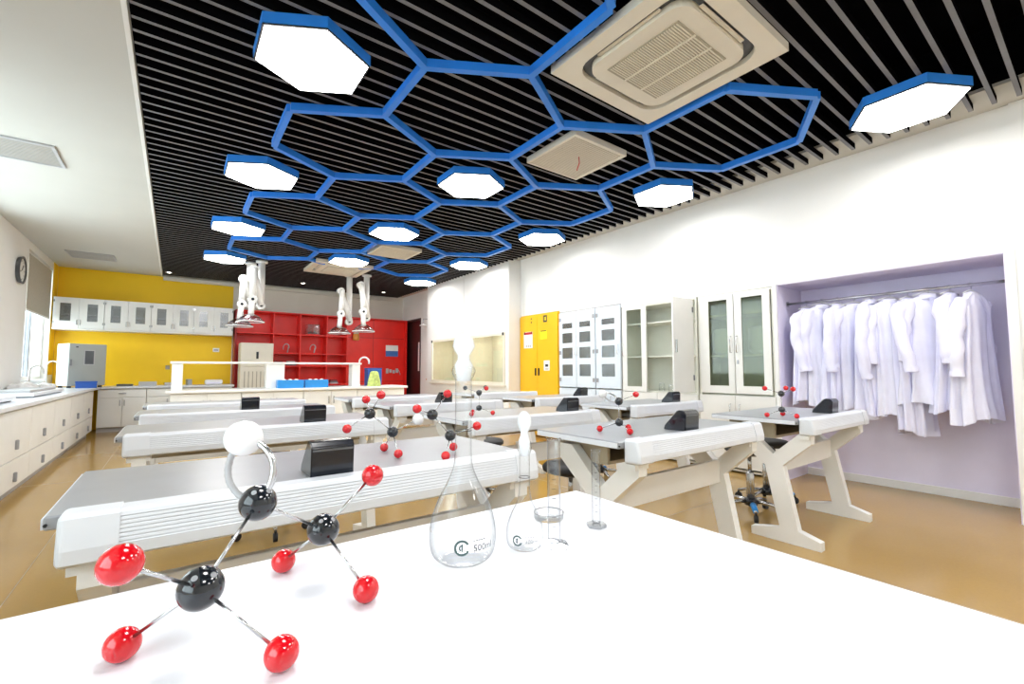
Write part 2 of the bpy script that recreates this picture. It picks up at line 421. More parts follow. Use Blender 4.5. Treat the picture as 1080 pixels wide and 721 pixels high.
vent(2.38, 2.975, 2.375, 2.97, 'square cream ceiling vent in a honeycomb cell with a dangling tape')
tp = B(); tube(tp, [(2.66, 2.62, 2.858), (2.655, 2.61, 2.80), (2.64, 2.615, 2.76), (2.645, 2.63, 2.74)], .004, 6)
tag(obj('tape', tp, 'sign_red'), 'short dark ribbon hanging from the square ceiling vent', 'ribbon')
vent(2.32, 2.95, 6.25, 6.85, 'square cream ceiling vent far along the honeycomb')
vent(-1.62, -.86, 5.12, 5.62, 'grey slotted vent in the white ceiling strip, nearest the camera', 14, ZS, 'grey_soft', .3)
vent(-1.42, -.85, 9.50, 10.0, 'slotted vent in the white ceiling strip near the yellow wall', 12, ZS, 'grey_soft', .3)

# ------------------------------------------------------------------ lab tables
TZ = .765                                   # table top height
RAIL = [(.010, .678), (.001, .684), (0, .708)]
for k in range(7):                          # fine ridges on the sloping part of the rail
    u = k/7; RAIL += [(.0012+.012*u, .709+.058*u), (.0028+.012*u, .7095+.058*u), (.0028+.012*u, .7125+.058*u), (.0012+.012*u, .713+.058*u)]
RAIL += [(.016, .769), (.024, .775), (.074, .775), (.080, .768), (.080, .678)]
CAP = [(.010, .674), (-.002, .682), (-.002, .710), (.011, .769), (.022, .778), (.076, .778), (.083, .770), (.083, .674)]
LEG = [(0, 0), (0, .05), (.12, .085), (.195, .47), (.03, .62), (.03, .676), (.095, .676), (.25, .535), (.43, .705), (.55, .705), (.55, .665), (.30, .46), (.225, .085), (.40, .05), (.40, 0)]
def lab_table(x0, x1, y, label):
    t = thing('lab_table', label, 'table', ((x0+x1)/2, y, 0), 0, 'lab tables in three columns'); hw = (x1-x0)/2
    b = B(); rbox(b, -hw-.03, hw, .084, .62, TZ-.03, TZ, .004, 1); top = obj('tabletop', b, 'top_grey', t)
    bx('edge_band', 'plastic_cool', top, -hw-.034, hw+.003, .090, .612, TZ-.028, TZ-.006)
    for s in (-1, 1):
        b = B(); tube(b, [((hw-.006 if s > 0 else -hw-.026), .080, TZ-.018), ((hw-.006 if s > 0 else -hw-.026), .086, TZ-.018)], .0035, 10)
        obj('corner_plug', b, 'black_matte', t)
    b = B(); prism(b, RAIL, 'x', -hw+.098, hw-.098); rl = obj('front_rail', b, 'plastic_cool', t)
    for s in (-1, 1):
        b = B(); fs = prism(b, CAP, 'x', s*hw, s*(hw-.098))
        ed = [e for e in b.edges if all(abs(v.co.x-s*hw) < 1e-5 for v in e.verts)]
        bmesh.ops.bevel(b, geom=ed, offset=.016, segments=4, affect='EDGES', profile=.5, clamp_overlap=True)
        obj('rail_end_cap', b, 'plastic_cool', rl)
    for s in (-1, 1):
        xx = s*(hw-.06)
        b = B(); prism(b, LEG, 'x', xx-.027, xx+.027)
        lg = obj('leg', b, 'plastic_white', t)
        bx('bracket', 'plastic_white', lg, xx-.045, xx+.045, .035, .085, .648, .6715)
    bx('crossbeam', 'plastic_white', t, -hw+.088, hw-.088, .215, .245, .42, .55, .004)
    b = B(); box(b, -hw+.10, hw-.10, .26, .56, .625, .64); box(b, -hw+.10, -hw+.115, .26, .56, .64, .734); box(hw and b, hw-.115, hw-.10, .26, .56, .64, .734); box(b, -hw+.115, hw-.115, .545, .56, .64, .734)
    obj('book_tray', b, 'tan_board', t)
    return t
COLX = {'left': (-.18, 1.07), 'middle': (1.50, 2.60), 'right': (3.04, 4.03)}
ROWS = {'left': [1.27, 2.69, 3.86, 4.90], 'middle': [1.19, 2.29, 3.62, 4.75], 'right': [1.09, 2.36, 3.60, 4.80]}
for cn, (x0, x1) in COLX.items():
    for i, y in enumerate(ROWS[cn]):
        lab_table(x0+(.04 if (cn, i) == ('middle', 0) else -.07 if (cn, i) == ('middle', 1) else 0), x1+(.04 if (cn, i) == ('middle', 0) else -.07 if (cn, i) == ('middle', 1) else 0), y,
                  'grey lab table with white front rail, %s from the front in the %s column' % (ORD[i], cn))

# socket boxes on the tables
SB = [(0, 0), (-.004, .085), (.008, .100), (.040, .102), (.118, .022), (.125, 0)]
def socket(x, y, label, rz=0):
    t = thing('socket_box', label, 'socket box', (x, y, TZ+.0005), rz, 'black pop-up socket boxes')
    b = B(); prism(b, SB, 'x', -.06, .06); bmesh.ops.bevel(b, geom=list(b.edges), offset=.003, segments=2, affect='EDGES'); obj('box_body', b, 'black_plastic', t)
    bx('chrome_strip', 'steel_dark', t, -.056, .056, -.0062, -.0042, .074, .079)
    b = B(); prism(b, [(.052, .0935), (.056, .0975), (.108, .0375), (.104, .0335)], 'x', -.045, .045); obj('socket_plate', b, 'grey_plastic', t)
    return t
for x, y, lab in ((.375, 1.37, 'first table of the left column'), (.66, 2.79, 'second table of the left column'), (.47, 4.96-1.0, 'third table of the left column'),
                  (2.09, 1.29, 'first table of the middle column'), (2.34, 2.39, 'second table of the middle column'), (2.02, 3.72, 'third table of the middle column'),
                  (3.70, 1.19, 'first table of the right column'), (3.74, 2.46, 'second table of the right column'), (3.80, 3.70, 'third table of the right column')):
    socket(x, y, 'black slanted socket box on the '+lab)

# ------------------------------------------------------------------ dishes in the trays
def dish(x, y, z, r, m_, label):
    b = B(); lathe(b, [(0, .002), (r*.55, .002), (r, .028), (r+.003, .028), (r*.62, -.002+.002), (0, 0)], seg=28)
    return tag(obj('dish', b, m_, None, (x, y, z)), label, 'dish', 'dishes under the lab tables')
dish(1.72, 2.68, .641, .075, 'plastic_white', 'white dish in the tray of the second middle-column table, nearest its left end')
dish(1.98, 2.68, .641, .070, 'plastic_white', 'white dish beside the orange one in the second middle-column table tray')
dish(2.20, 2.68, .641, .085, 'dish_orange', 'orange dish in the tray of the second middle-column table')
for x, y, a, lab in ((.10, 3.10, .3, 'white paper pile in the tray of the second left-column table, nearest the window'), (.40, 3.12, -.2, 'white paper pile in the second left-column tray, towards its middle'), (3.45, 2.76, .2, 'paper pile in the tray of the second right-column table')):
    t = thing('paper_pile', lab, 'papers', (x, y, .6405), a, 'papers in the trays')
    for k in range(4):
        b = B(); box(b, -.105, .105, -.07, .07, .006*k, .006*k+.005); obj('sheet_bundle', b, 'paper', t, (0,0,0), .12*((k*7) % 3-1))

# ------------------------------------------------------------------ stools
def stool(x, y, rz, label):
    t = thing('swivel_stool', label, 'stool', (x, y, 0), rz, 'swivel stools at the lab tables')
    b = B(); lathe(b, [(0, .455), (.15, .455), (.168, .465), (.172, .485), (.160, .500), (.10, .505), (0, .505)], seg=32); obj('seat', b, 'black_matte', t)
    b = B(); lathe(b, [(0, .43), (.06, .43), (.06, .4545), (0, .4545)], seg=20); obj('seat_plate', b, 'steel_dark', t)
    b = B(); lathe(b, [(0, .30), (.014, .30), (.014, .43), (0, .43)], seg=16); obj('gas_rod', b, 'steel', t)
    b = B(); lathe(b, [(0, .10), (.027, .10), (.027, .305), (.022, .312), (0, .312)], seg=18); obj('column', b, 'steel', t)
    b = B(); lathe(b, [(0, .07), (.045, .07), (.045, .11), (.028, .125), (0, .125)], seg=18); obj('hub', b, 'black_plastic', t)
    for k in range(5):
        a = 2*PI*k/5; c, s = math.cos(a), math.sin(a)
        b = B(); tube(b, [(.03*c, .03*s, .098), (.13*c, .13*s, .090), (.215*c, .215*s, .068)], [.016, .013, .011], 8); lg = obj('base_leg', b, 'steel', t)
        b = B(); tube(b, [(.212*c+.012*s, .212*s-.012*c, .026), (.212*c-.012*s, .212*s+.012*c, .026)], .026, 14)
        tube(b, [(.212*c, .212*s, .050), (.212*c, .212*s, .068)], .008, 8); obj('caster', b, 'black_matte', lg)
        if k == 0:
            b = B(); tube(b, [(.10*c, .10*s, .092), (.16*c, .16*s, .084), (.20*c, .20*s, .0725)], [.021, .020, .018], 10); obj('blue_sleeve', b, 'blue_plastic', lg)
    return t
stool(3.47, 1.68, -2.55, 'black stool behind the first right-column table, nearer its left leg, blue-wrapped foot pointing left')
stool(3.86, 1.74, -.75, 'black stool behind the first right-column table, nearer its right leg, blue-wrapped foot pointing right')
stool(3.38, 3.08, .5, 'black stool behind the second table of the right column')
stool(1.95, 2.02, 1.3, 'black stool behind the first middle-column table')
stool(.55, 3.42, .9, 'black stool behind the second table of the left column')
stool(2.05, 3.15, 2.0, 'black stool behind the second middle-column table')

# ------------------------------------------------------------------ big white table in front
TT = thing('demonstration_table', 'large glossy white table in the foreground under the glassware', 'table', (.06, .3, 0))
b = B(); rbox(b, -.94, .70, -.62, .47, .762, .79, .003, 1); obj('tabletop', b, 'table_white', TT)
bx('edge_shadow_gap', 'shelf_dark', TT, -.925, .688, -.605, .458, .752, .7615)  # dark strip set back under the tabletop edge
for sx in (-.89, .64):
    for sy in (-.57, .40): bx('leg', 'plastic_white', TT, sx-.025, sx+.025, sy-.025, sy+.025, 0, .7515, .003)
bx('apron', 'plastic_white', TT, -.86, .61, .38, .40, .66, .7515)

# ------------------------------------------------------------------ ball and stick molecules
RH, RC, RO = .0155, .0200, .0208
def stick(bm, p, q, r=.0018): tube(bm, [p, q], r, 8)
def molecule(label, atoms, bonds, double=()):
    """atoms: name -> (kind, position); ball positions are world coordinates"""
    g = [Vector(p) for k, p in atoms.values()]; base = Vector((sum(p.x for p in g)/len(g), sum(p.y for p in g)/len(g), min(p.z for p in g)-RH))
    t = thing('molecular_model', label, 'molecule model', base, 0, 'ball and stick molecule models')
    N = {'H': ('ball_red', RH, 'red_ball'), 'C': ('ball_black', RC, 'black_ball'), 'O': ('ball_white', RO, 'white_ball'), 'K': ('ball_black', RH, 'black_ball')}
    for n, (k, p) in atoms.items():
        mt, r, nm = N[k]; b = B(); sphere(b, Vector(p)-base, r); ball = obj(nm, b, mt, t)
        if k == 'C' and len(atoms) > 9:            # drilled peg holes
            for d in ((-.3, -.6, .74), (.45, -.55, .7)):
                b = B(); dv = Vector(d).normalized(); c = Vector(p)-base
                tube(b, [c+dv*(r-.003), c+dv*(r+.0006)], .0028, 10); obj('peg_hole', b, 'grey_plastic', ball)
    for a, c in bonds:
        P, Q = Vector(atoms[a][1])-base, Vector(atoms[c][1])-base; d = (Q-P).normalized()
        b = B(); stick(b, P+d*.012, Q-d*.012); obj('stick', b, 'steel', t)
    for a, c, side, bow in double:
        P, Q = Vector(atoms[a][1])-base, Vector(atoms[c][1])-base; d = Q-P; sv = Vector(side); sv = (sv-d*sv.dot(d)/d.length_squared).normalized()
        for s in (-1, 1):
            pts = [P+d*u+sv*s*bow*(math.sin(PI*u)**.7 if 0 < u < 1 else 0) for u in [i/24 for i in range(2, 23)]]
            b = B(); tube(b, pts, [.0041*(1 if i % 2 else .88) for i in range(len(pts))], 10); obj('spring_bond', b, 'grey_soft' if s < 0 else 'steel', t)
    return t
molecule('large molecule model with a white ball on a double bond, standing on the foreground table', {
    'A': ('H', (-.0314, .5892, .8055)), 'B': ('H', (.0895, .4821, .8055)), 'E': ('H', (-.029, .4757, .9181)), 'C1': ('C', (.0272, .534, .8624)),
    'C': ('H', (.1947, .5574, .8055)), 'D': ('H', (.1303, .707, .8055)), 'F': ('H', (.2385, .6633, .9156)), 'C2': ('C', (.1631, .6328, .862)),
    'C0': ('C', (.082, .6006, .9176)), 'O': ('O', (.0681, .6248, .9895))},
    [('C1', 'A'), ('C1', 'B'), ('C1', 'E'), ('C2', 'C'), ('C2', 'D'), ('C2', 'F'), ('C0', 'C1'), ('C0', 'C2')], [('C0', 'O', (1, -.75, .3), .027)])
molecule('molecule model with one white ball, on the first table of the left column', {
    'C1': ('C', (.561, 1.599, .916)), 'C2': ('C', (.64, 1.583, .847)), 'H1': ('H', (.576, 1.685, .961)), 'H2': ('H', (.574, 1.528, .985)), 'H3': ('H', (.478, 1.585, .87)),
    'H4': ('H', (.639, 1.66, .781)), 'H5': ('H', (.63, 1.505, .781)), 'O': ('O', (.733, 1.569, .887))},
    [('C1', 'C2'), ('C1', 'H1'), ('C1', 'H2'), ('C1', 'H3'), ('C2', 'H4'), ('C2', 'H5'), ('C2', 'O')])
molecule('molecule model of only black and red balls, on the first table of the left column', {
    'C1': ('C', (.744, 1.475, .911)), 'C2': ('C', (.793, 1.431, .838)), 'H1': ('H', (.811, 1.487, .983)), 'H2': ('H', (.663, 1.428, .939)),
    'H4': ('H', (.743, 1.372, .781)), 'H5': ('H', (.844, 1.499, .784)), 'H6': ('H', (.867, 1.371, .872))},
    [('C1', 'C2'), ('C1', 'H1'), ('C1', 'H2'), ('C2', 'H4'), ('C2', 'H5'), ('C2', 'H6')])
def ethane(x, y, rb, rt_, label, tops, z=TZ+.0005, extra=None):
    hb, hz, rr = .099, .033, .0933; zc = z+RH+hz
    at = {'C2': ('C', (x, y, zc)), 'C1': ('C', (x, y, zc+.102))}; bo = [('C1', 'C2')]
    for k in range(3):
        a = rb+2*PI*k/3; n = 'b%d' % k; at[n] = ('H', (x+rr*math.cos(a), y+rr*math.sin(a), z+RH)); bo.append(('C2', n))
    db = []
    for k, kind in enumerate(tops):
        a = rt_+2*PI*k/3; n = 't%d' % k; at[n] = (kind, (x+rr*math.cos(a), y+rr*math.sin(a), zc+.102+hz))
        if kind == 'O': db.append(('C1', n, (0, 0, 1), .018))
        else: bo.append(('C1', n))
    return molecule(label, at, bo, db)
ethane(1.75, 1.47, .2, -.4, 'molecule model with a pale double-bonded ball, on the first table of the middle column', 'HO')
ethane(3.13, 1.30, .35, .1, 'dark red molecule model with an upright axis, on the first table of the right column', 'HHH')
ethane(1.66, 2.60, -.6, .5, 'molecule model with black upper balls, on the second table of the middle column', 'KKH')

# ------------------------------------------------------------------ glassware on the white table
def text_bm(s, size):
    cu = bpy.data.curves.new('t', 'FONT'); cu.body = s; cu.size = size; cu.resolution_u = 2
    o = bpy.data.objects.new('t', cu); COL.objects.link(o)
    me = bpy.data.meshes.new_from_object(o.evaluated_get(bpy.context.evaluated_depsgraph_get()))
    b = B(); b.from_mesh(me); bpy.data.objects.remove(o); bpy.data.meshes.remove(me); bpy.data.curves.remove(cu)
    return b
def prof_r(prof, z):
    for (r0, z0), (r1, z1) in zip(prof, prof[1:]):
        if z0 <= z <= z1 and z1 > z0: return r0+(r1-r0)*(z-z0)/(z1-z0)
    return prof[0][0]
def wrap(bm, prof, ang, zc, dx):
    """lay a flat drawing (x right, y up) around a turned surface"""
    for v in bm.verts:
        z = zc+v.co.y; r = prof_r(prof, z)+.0004; a = ang+(v.co.x+dx)/max(r, .01)
        v.co = Vector((r*math.cos(a), r*math.sin(a), z))
def smooth_prof(pts, n=5):
    out = []
    for i in range(len(pts)-1):
        p0, p1, p2, p3 = pts[max(i-1, 0)], pts[i], pts[i+1], pts[min(i+2, len(pts)-1)]
        for k in range(n):
            t = k/n
            out.append(tuple(.5*((2*p1[j])+(-p0[j]+p2[j])*t+(2*p0[j]-5*p1[j]+4*p2[j]-p3[j])*t*t+(-p0[j]+3*p1[j]-3*p2[j]+p3[j])*t**3) for j in (0, 1)))
    out.append(pts[-1]); return [(max(r, 0), z) for r, z in out]
def flask(x, y, k, hn, mark, label):
    """volumetric flask: pear body of radius .05*k, neck up to hn, stopper on top"""
    t = thing('volumetric_flask', label, 'flask', (x, y, .7905), 0, 'glassware on the white table'); R = .0495*k; nr = .0125 if k > .8 else .0085
    body = smooth_prof([(R*.70, .001), (R*.92, .012*k), (R, .035*k), (R*.93, .062*k), (R*.72, .090*k), (R*.45, .116*k), (nr*1.15, .137*k), (nr, .160*k)])
    neck = body+[(nr, hn-.02), (nr*1.35, hn-.012), (nr*1.45, hn-.006), (nr*1.25, hn)]
    b = B(); lathe(b, [(0, .003), (R*.5, .0015)]+neck, seg=40); obj('flask_body', b, 'glass_clear', t)
    b = B(); lathe(b, [(0, hn-.022), (nr*.8, hn-.022), (nr*1.12, hn+.002), (nr*.75, hn+.010), (nr*.7, hn+.016), (nr*1.35, hn+.030), (nr*1.15, hn+.042), (nr*.5, hn+.048), (0, hn+.049)], seg=24); obj('stopper', b, 'glass_frost', t)
    b = B(); lathe(b, [(nr+.0002, hn*.66), (nr+.0006, hn*.66+.0004), (nr+.0002, hn*.66+.001)], seg=24); obj('fill_line', b, 'ink', t)
    ang = math.atan2(-y, -x)+(.10 if k > .8 else -.12); s = .022*max(k, .72); zz = .028*k
    b = B(); n = 22                                   # round emblem with an open ring and an inner stroke
    for (r0, r1, a0, a1) in ((.36*s, .50*s, .5, 5.9), (.12*s, .20*s, 1.2, 4.4)):
        ring = [[b.verts.new((r*math.cos(a0+(a1-a0)*i/n), r*math.sin(a0+(a1-a0)*i/n), 0)) for r in (r0, r1)] for i in range(n+1)]
        for p, q in zip(ring, ring[1:]): b.faces.new((p[0], p[1], q[1], q[0]))
    t2 = B(); box(t2, -.03*s, .05*s, -.25*s, .25*s, 0, .00005); join(b, t2)
    wrap(b, body, ang, zz+.006*k, -.006 if k > .8 else -.008); obj('printed_emblem', b, 'ink_green', t)
    b = text_bm(mark, .013 if k > .8 else .0085); wrap(b, body, ang, zz, .010 if k > .8 else .004); obj('printed_volume', b, 'ink', t)
    b = B()
    for i in range(5): q = B(); box(q, .004*i, .004*i+.0026, 0, .0012, 0, .0001); join(b, q)
    wrap(b, body, ang, zz+.014*k, .010 if k > .8 else .004); obj('printed_line', b, 'ink', t)
    return t
M = mat('glass_frost', (.88, .90, .92), .25, var=.02); M.node_tree.nodes['Principled BSDF'].inputs['Alpha'].default_value = .72
flask(.352, .595, 1.0, .285, '500ml', 'large 500 ml volumetric flask with glass stopper, marked 500ml')
flask(.452, .573, .60, .165, '100ml', 'small 100 ml volumetric flask right of the large one')
def cylinder(x, y, r, h, label):
    t = thing('measuring_cylinder', label, 'measuring cylinder', (x, y, .7905), 0, 'glassware on the white table')
    b = B(); lathe(b, [(0, .006), (r*.9, .007), (r, .012), (r, h-.005), (r*1.18, h), (r*1.05, h)], seg=28); obj('glass_tube', b, 'glass_thick', t)
    b = B(); prism(b, [(r*2.3*math.cos(PI/3*k), r*2.3*math.sin(PI/3*k)) for k in range(6)], 'z', 0, .0055); obj('foot', b, 'glass_thick', t)
    b = B()
    for k in range(8):
        z = h*(.2+.085*k); q = B(); box(q, -.3*r, .3*r, 0, .0007, 0, .00005); wrap(q, [(r, 0), (r, h)], math.atan2(-y, -x), z, 0); join(b, q)
    obj('graduation', b, 'ink', t)
    return t
cylinder(.492, .548, .0105, .170, 'taller clear glass measuring cylinder beside the small flask')
cylinder(.615, .572, .0080, .135, 'shorter slim glass measuring cylinder, rightmost of the glassware')
t = thing('petri_dish', 'low clear glass dish lying behind the small flask', 'dish', (.572, .652, .7905), 0, 'glassware on the white table')
b = B(); lathe(b, [(0, .001), (.026, .001), (.028, .003), (.028, .014), (.027, .014), (.0265, .004), (0, .003)], seg=32); obj('glass_wall', b, 'glass_clear', t)
b = B(); lathe(b, [(.0281, .0125), (.0290, .0135), (.0281, .0145)], seg=32); obj('rim', b, 'grey_soft', t)

# ------------------------------------------------------------------ coat niche: rail, hangers, coats
RX, RZ = 4.93, 1.725
t = thing('clothes_rail', 'chrome clothes rail across the lavender niche', 'clothes rail', (RX, (NY0+NY1)/2, RZ)); L = (NY1-NY0)/2-.009
b = B(); tube(b, [(0, -L, 0), (0, L, 0)], .0125, 14); obj('rail_tube', b, 'steel', t)
for s in (-1, 1):
    b = B(); tube(b, [(0, s*(L-.012), 0), (0, s*L, 0)], .027, 16); obj('end_flange', b, 'steel', t)
def coat(i, y, rz, top, Ln, flare, seed, lab, drape=0):
    rnd = random.Random(seed); ph = [rnd.uniform(0, 6.28) for _ in range(6)]
    t = thing('lab_coat', lab, 'lab coat', (RX, y, top), rz, 'white lab coats hanging in the niche')
    mt = 'coat_cloth' if seed % 2 else 'coat_cloth_white'
    # body: stack of folded ovals, local x = shoulder direction
    seg, nz = 56, 26; b = B(); rings = []
    for j in range(nz+1):
        u = j/nz; z = -Ln*u
        if u < .09: w = .05+(.155-.05)*math.sin(u/.09*PI/2)**.8
        else: w = .155-.012*math.sin(min((u-.09)/.3, 1)*PI)+flare*max(0, u-.35)
        d = .028+.030*min(u/.12, 1)+.030*u
        am = .004+.026*u**1.1
        ring = []
        for k in range(seg):
            a = 2*PI*k/seg
            f = am*(1.5*(1-2*abs(math.sin(3.5*a+ph[0]+.5*u)))*.6+.7*math.sin(11*a+ph[1]-2*u)+.5*math.sin(4*a+ph[2]))
            x = (w+f)*math.copysign(abs(math.cos(a))**.8, math.cos(a)); yy = (d+f)*math.sin(a)
            ring.append(b.verts.new((x+drape*u*u, yy+.02*math.sin(3*u+ph[3]), z-.03*u*math.sin(2*a+ph[4])*(u > .9))))
        rings.append(ring)
    for p, q in zip(rings, rings[1:]):
        for k in range(seg):
            f = b.faces.new((p[k], p[(k+1) % seg], q[(k+1) % seg], q[k])); f.smooth = True
    b.faces.new(rings[0])
    body = obj('coat_body', b, mt, t)
    # front opening and pocket
    b = B(); n = 14
    L_ = [(b.verts.new((-.012, -(.0305+.045*min((j/n)/.12, 1)+.035*(j/n))-.030*(j/n)-.006, -Ln*(.02+.96*j/n))), b.verts.new((.016, -(.0305+.045*min((j/n)/.12, 1)+.035*(j/n))-.030*(j/n)-.006, -Ln*(.02+.96*j/n)))) for j in range(n+1)]
    for p, q in zip(L_, L_[1:]): b.faces.new((p[0], p[1], q[1], q[0]))
    bmesh.ops.solidify(b, geom=list(b.faces), thickness=.004); obj('button_placket', b, mt, body)
    for s in (-1, 1):
        sw = .03+rnd.uniform(0, .06); fy = rnd.uniform(-.09, .05); sl = Ln*rnd.uniform(.50, .68); bend = rnd.uniform(.0, .09)
        pts = []; rs = []
        for j in range(15):
            u = j/14
            pts.append((s*(.128+sw*math.sin(u*PI*.55)+.02*u-bend*max(0, u-.5)), fy*u-bend*1.1*max(0, u-.45)-.012*math.sin(4*u+ph[5])-.01, -.045-sl*u))
            rs.append((.052-.012*u)*(1+.07*math.sin(9*u*PI+ph[2]+s)) if u < .97 else .040)
        rs[0] = .038
        b = B(); tube(b, pts, rs, 16, caps=False)
        for v in b.verts:
            c = v.co; v.co = Vector((c.x+.006*math.sin(40*c.z+ph[0]), c.y+.006*math.cos(31*c.z+ph[1]), c.z))
        sv = obj('sleeve', b, mt, t)
        b = B(); p = pts[-1]; lathe(b, [(.038, .045), (.041, .03), (.043, .01), (.041, 0), (.036, 0)], (p[0], p[1], p[2]-.004), 16); obj('cuff', b, mt, sv)
    b = B(); lathe(b, [(.060, -.03), (.060, -.004), (.052, .012), (.046, .010), (.048, -.02)], seg=20)
    bmesh.ops.scale(b, vec=(1, .62, 1), verts=b.verts); obj('collar', b, mt, t)
    # hanger: its own thing
    h = thing('coat_hanger', 'thin metal hanger holding the coat that is '+ORD[i]+' from the left on the rail', 'hanger', (RX, y, RZ), rz, 'coat hangers on the rail')
    b = B(); hz = top-RZ
    tube(b, [(-.012, 0, .004)]+[(.016*math.cos(a), 0, .002+.016*math.sin(a)) for a in [PI*.85-PI*1.1*k/8 for k in range(9)]]+[(.006, 0, -.03), (0, 0, hz+.035)], .0022, 6); obj('hook', b, 'steel', h)
    b = B(); tube(b, [(-.10, 0, hz+.002), (-.03, 0, hz+.026), (0, 0, hz+.033), (.03, 0, hz+.026), (.10, 0, hz+.002)], .004, 6); obj('shoulder_bar', b, 'plastic_white', h)
    return t
CO = [(1.79, .30, .90, .08, 'white lab coat first from the left on the rail, next to the glass cabinet'),
      (1.655, .75, .92, .02, 'white lab coat second from the left on the rail'), (1.53, .35, .90, .05, 'white lab coat third from the left on the rail'),
      (1.405, .90, .95, .02, 'white lab coat fourth from the left on the rail'), (1.28, .25, .98, .03, 'white lab coat fifth from the left on the rail'),
      (1.15, .80, 1.00, .02, 'white lab coat sixth from the left on the rail'), (1.03, .30, 1.10, .01, 'longest white lab coat, seventh from the left on the rail'),
      (.90, .95, .90, .12, 'white lab coat with flaring hem, eighth from the left on the rail'), (.77, .40, .92, .06, 'white lab coat ninth from the left, next to last on the rail'),
      (.65, .32, .98, .08, 'white lab coat at the right end of the rail')]
for i, (y, rz, Ln, fl, lab) in enumerate(CO):
    coat(i, y, -rz, 1.665+.012*((i*5) % 3-1), Ln, fl, 11+i, lab)

# ------------------------------------------------------------------ built-in cabinets of the right wall
XF = XR-.004                                # cabinet front plane
def door_leaf(parent, y0, y1, z0, z1, panes, m_frame, m_glass, hinge=None, name='door', th=.02, handle=None):
    """framed door in the wall plane; panes: list of (y0,y1,z0,z1) openings stacked vertically sharing one width"""
    b = B(); py0, py1 = panes[0][0], panes[0][1]; xs = (XF-th, XF)
    box(b, *xs, y0, py0, z0, z1); box(b, *xs, py1, y1, z0, z1)
    zz = [z0]+[v for p in sorted(panes, key=lambda p: p[2]) for v in (p[2], p[3])]+[z1]
    for i in range(0, len(zz), 2): box(b, *xs, py0, py1, zz[i], zz[i+1])
    d = obj(name, b, m_frame, parent)
    for k, p in enumerate(panes):
        bx('pane', m_glass[k] if isinstance(m_glass, list) else m_glass, d, XF-th*.6, XF-th*.4, p[0], p[1], p[2], p[3])
    if handle:
        hy, h0, h1 = handle
        b = B(); tube(b, [(XF-th, hy, h0), (XF-th-.025, hy, h0), (XF-th-.025, hy, h1), (XF-th, hy, h1)], .005, 8); obj('handle', b, 'steel', d)
    return d
def carcass(parent, y0, y1, z0, z1, m_, shelves=(), mid=False, depth=.42, m_in=None):
    b = B(); w_ = .02
    box(b, XF, XF+depth, y0, y0+w_, z0, z1); box(b, XF, XF+depth, y1-w_, y1, z0, z1)
    box(b, XF, XF+depth, y0+w_, y1-w_, z0, z0+w_); box(b, XF, XF+depth, y0+w_, y1-w_, z1-w_, z1); box(b, XF+depth-w_, XF+depth, y0+w_, y1-w_, z0+w_, z1-w_)
    obj('carcass', b, m_in or m_, parent)
    for z in shelves: bx('shelf', m_in or m_, parent, XF+.03, XF+depth-w_, y0+w_, y1-w_, z-.009, z+.009)
    if mid: bx('divider', m_in or m_, parent, XF+.02, XF+depth-w_, (y0+y1)/2-.01, (y0+y1)/2+.01, z0+w_, z1-w_)
def base_doors(parent, y0, y1, z0, z1, m_):
    ym = (y0+y1)/2
    for s, (a, c) in enumerate(((y0+.004, ym-.003), (ym+.003, y1-.004))):
        b = B(); box(b, XF-.02, XF, a, c, z0, z1); d = obj('lower_door', b, m_, parent)
        hy = ym-.05 if s == 0 else ym+.05
        b = B(); tube(b, [(XF-.02, hy, z1-.2), (XF-.04, hy, z1-.2), (XF-.04, hy, z1-.09), (XF-.02, hy, z1-.09)], .005, 8); obj('handle', b, 'steel', d)
# A: white cabinet with two glass doors
t = thing('glass_door_cabinet', 'white cabinet with two glazed doors between the open cabinet and the coat niche', 'cabinet', (0, 0, 0))
carcass(t, 2.0, 2.80, .02, 1.89, 'enamel_white', (1.22, 1.66, .80), False, .42, 'cabinet_inside')
dl = door_leaf(t, 2.03, 2.385, .82, 1.87, [(2.10, 2.31, .90, 1.82)], 'enamel_white', 'glass_green', handle=(2.36, 1.25, 1.42))
bx('lock', 'steel_dark', dl, XF-.026, XF-.02, 2.35, 2.365, 1.13, 1.17)
door_leaf(t, 2.395, 2.77, .82, 1.87, [(2.46, 2.67, .90, 1.82)], 'enamel_white', 'glass_green', handle=(2.425, 1.25, 1.42))
base_doors(t, 2.0, 2.80, .06, .80, 'enamel_white')
for y, lab in ((2.22, 'pale folded cloth bundle behind the right glass door of the white cabinet'), (2.60, 'pale folded cloth bundle behind the left glass door of the white cabinet')):
    b = B(); rbox(b, XF+.12, XF+.32, y-.11, y+.11, 1.2295, 1.2295+.30, .05, 3)
    for v in b.verts: v.co.y += .012*math.sin(30*v.co.z)
    tag(obj('folded_cloth', b, 'coat_cloth_white'), lab, 'cloth', 'cloth bundles in the glass cabinet')
# B: open cabinet with shelves
t = thing('open_shelf_cabinet', 'white cabinet standing open with two bare shelves', 'cabinet', (0, 0, 0))
carcass(t, 2.82, 3.88, .02, 1.89, 'enamel_white', (1.235, 1.655, .80), False, .42, 'cabinet_inside')
b = B(); box(b, XF-.40, XF-.004, 2.86, 2.878, .82, 1.87); d = obj('open_door', b, 'enamel_white', t)      # near leaf swung out towards the room
for z in (.95, 1.72): bx('hinge', 'steel_dark', d, XF-.03, XF-.0205, 2.846, 2.8595, z, z+.06)
bx('handle', 'steel', d, XF-.37, XF-.355, 2.840, 2.8595, 1.26, 1.40)
door_leaf(t, 3.50, 3.87, .80, 1.87, [(3.57, 3.84-.04, .86, 1.84)], 'enamel_white', 'glass_pane', name='glazed_door', handle=(3.85, 1.25, 1.40))
base_doors(t, 2.82, 3.88, .06, .79, 'enamel_white')
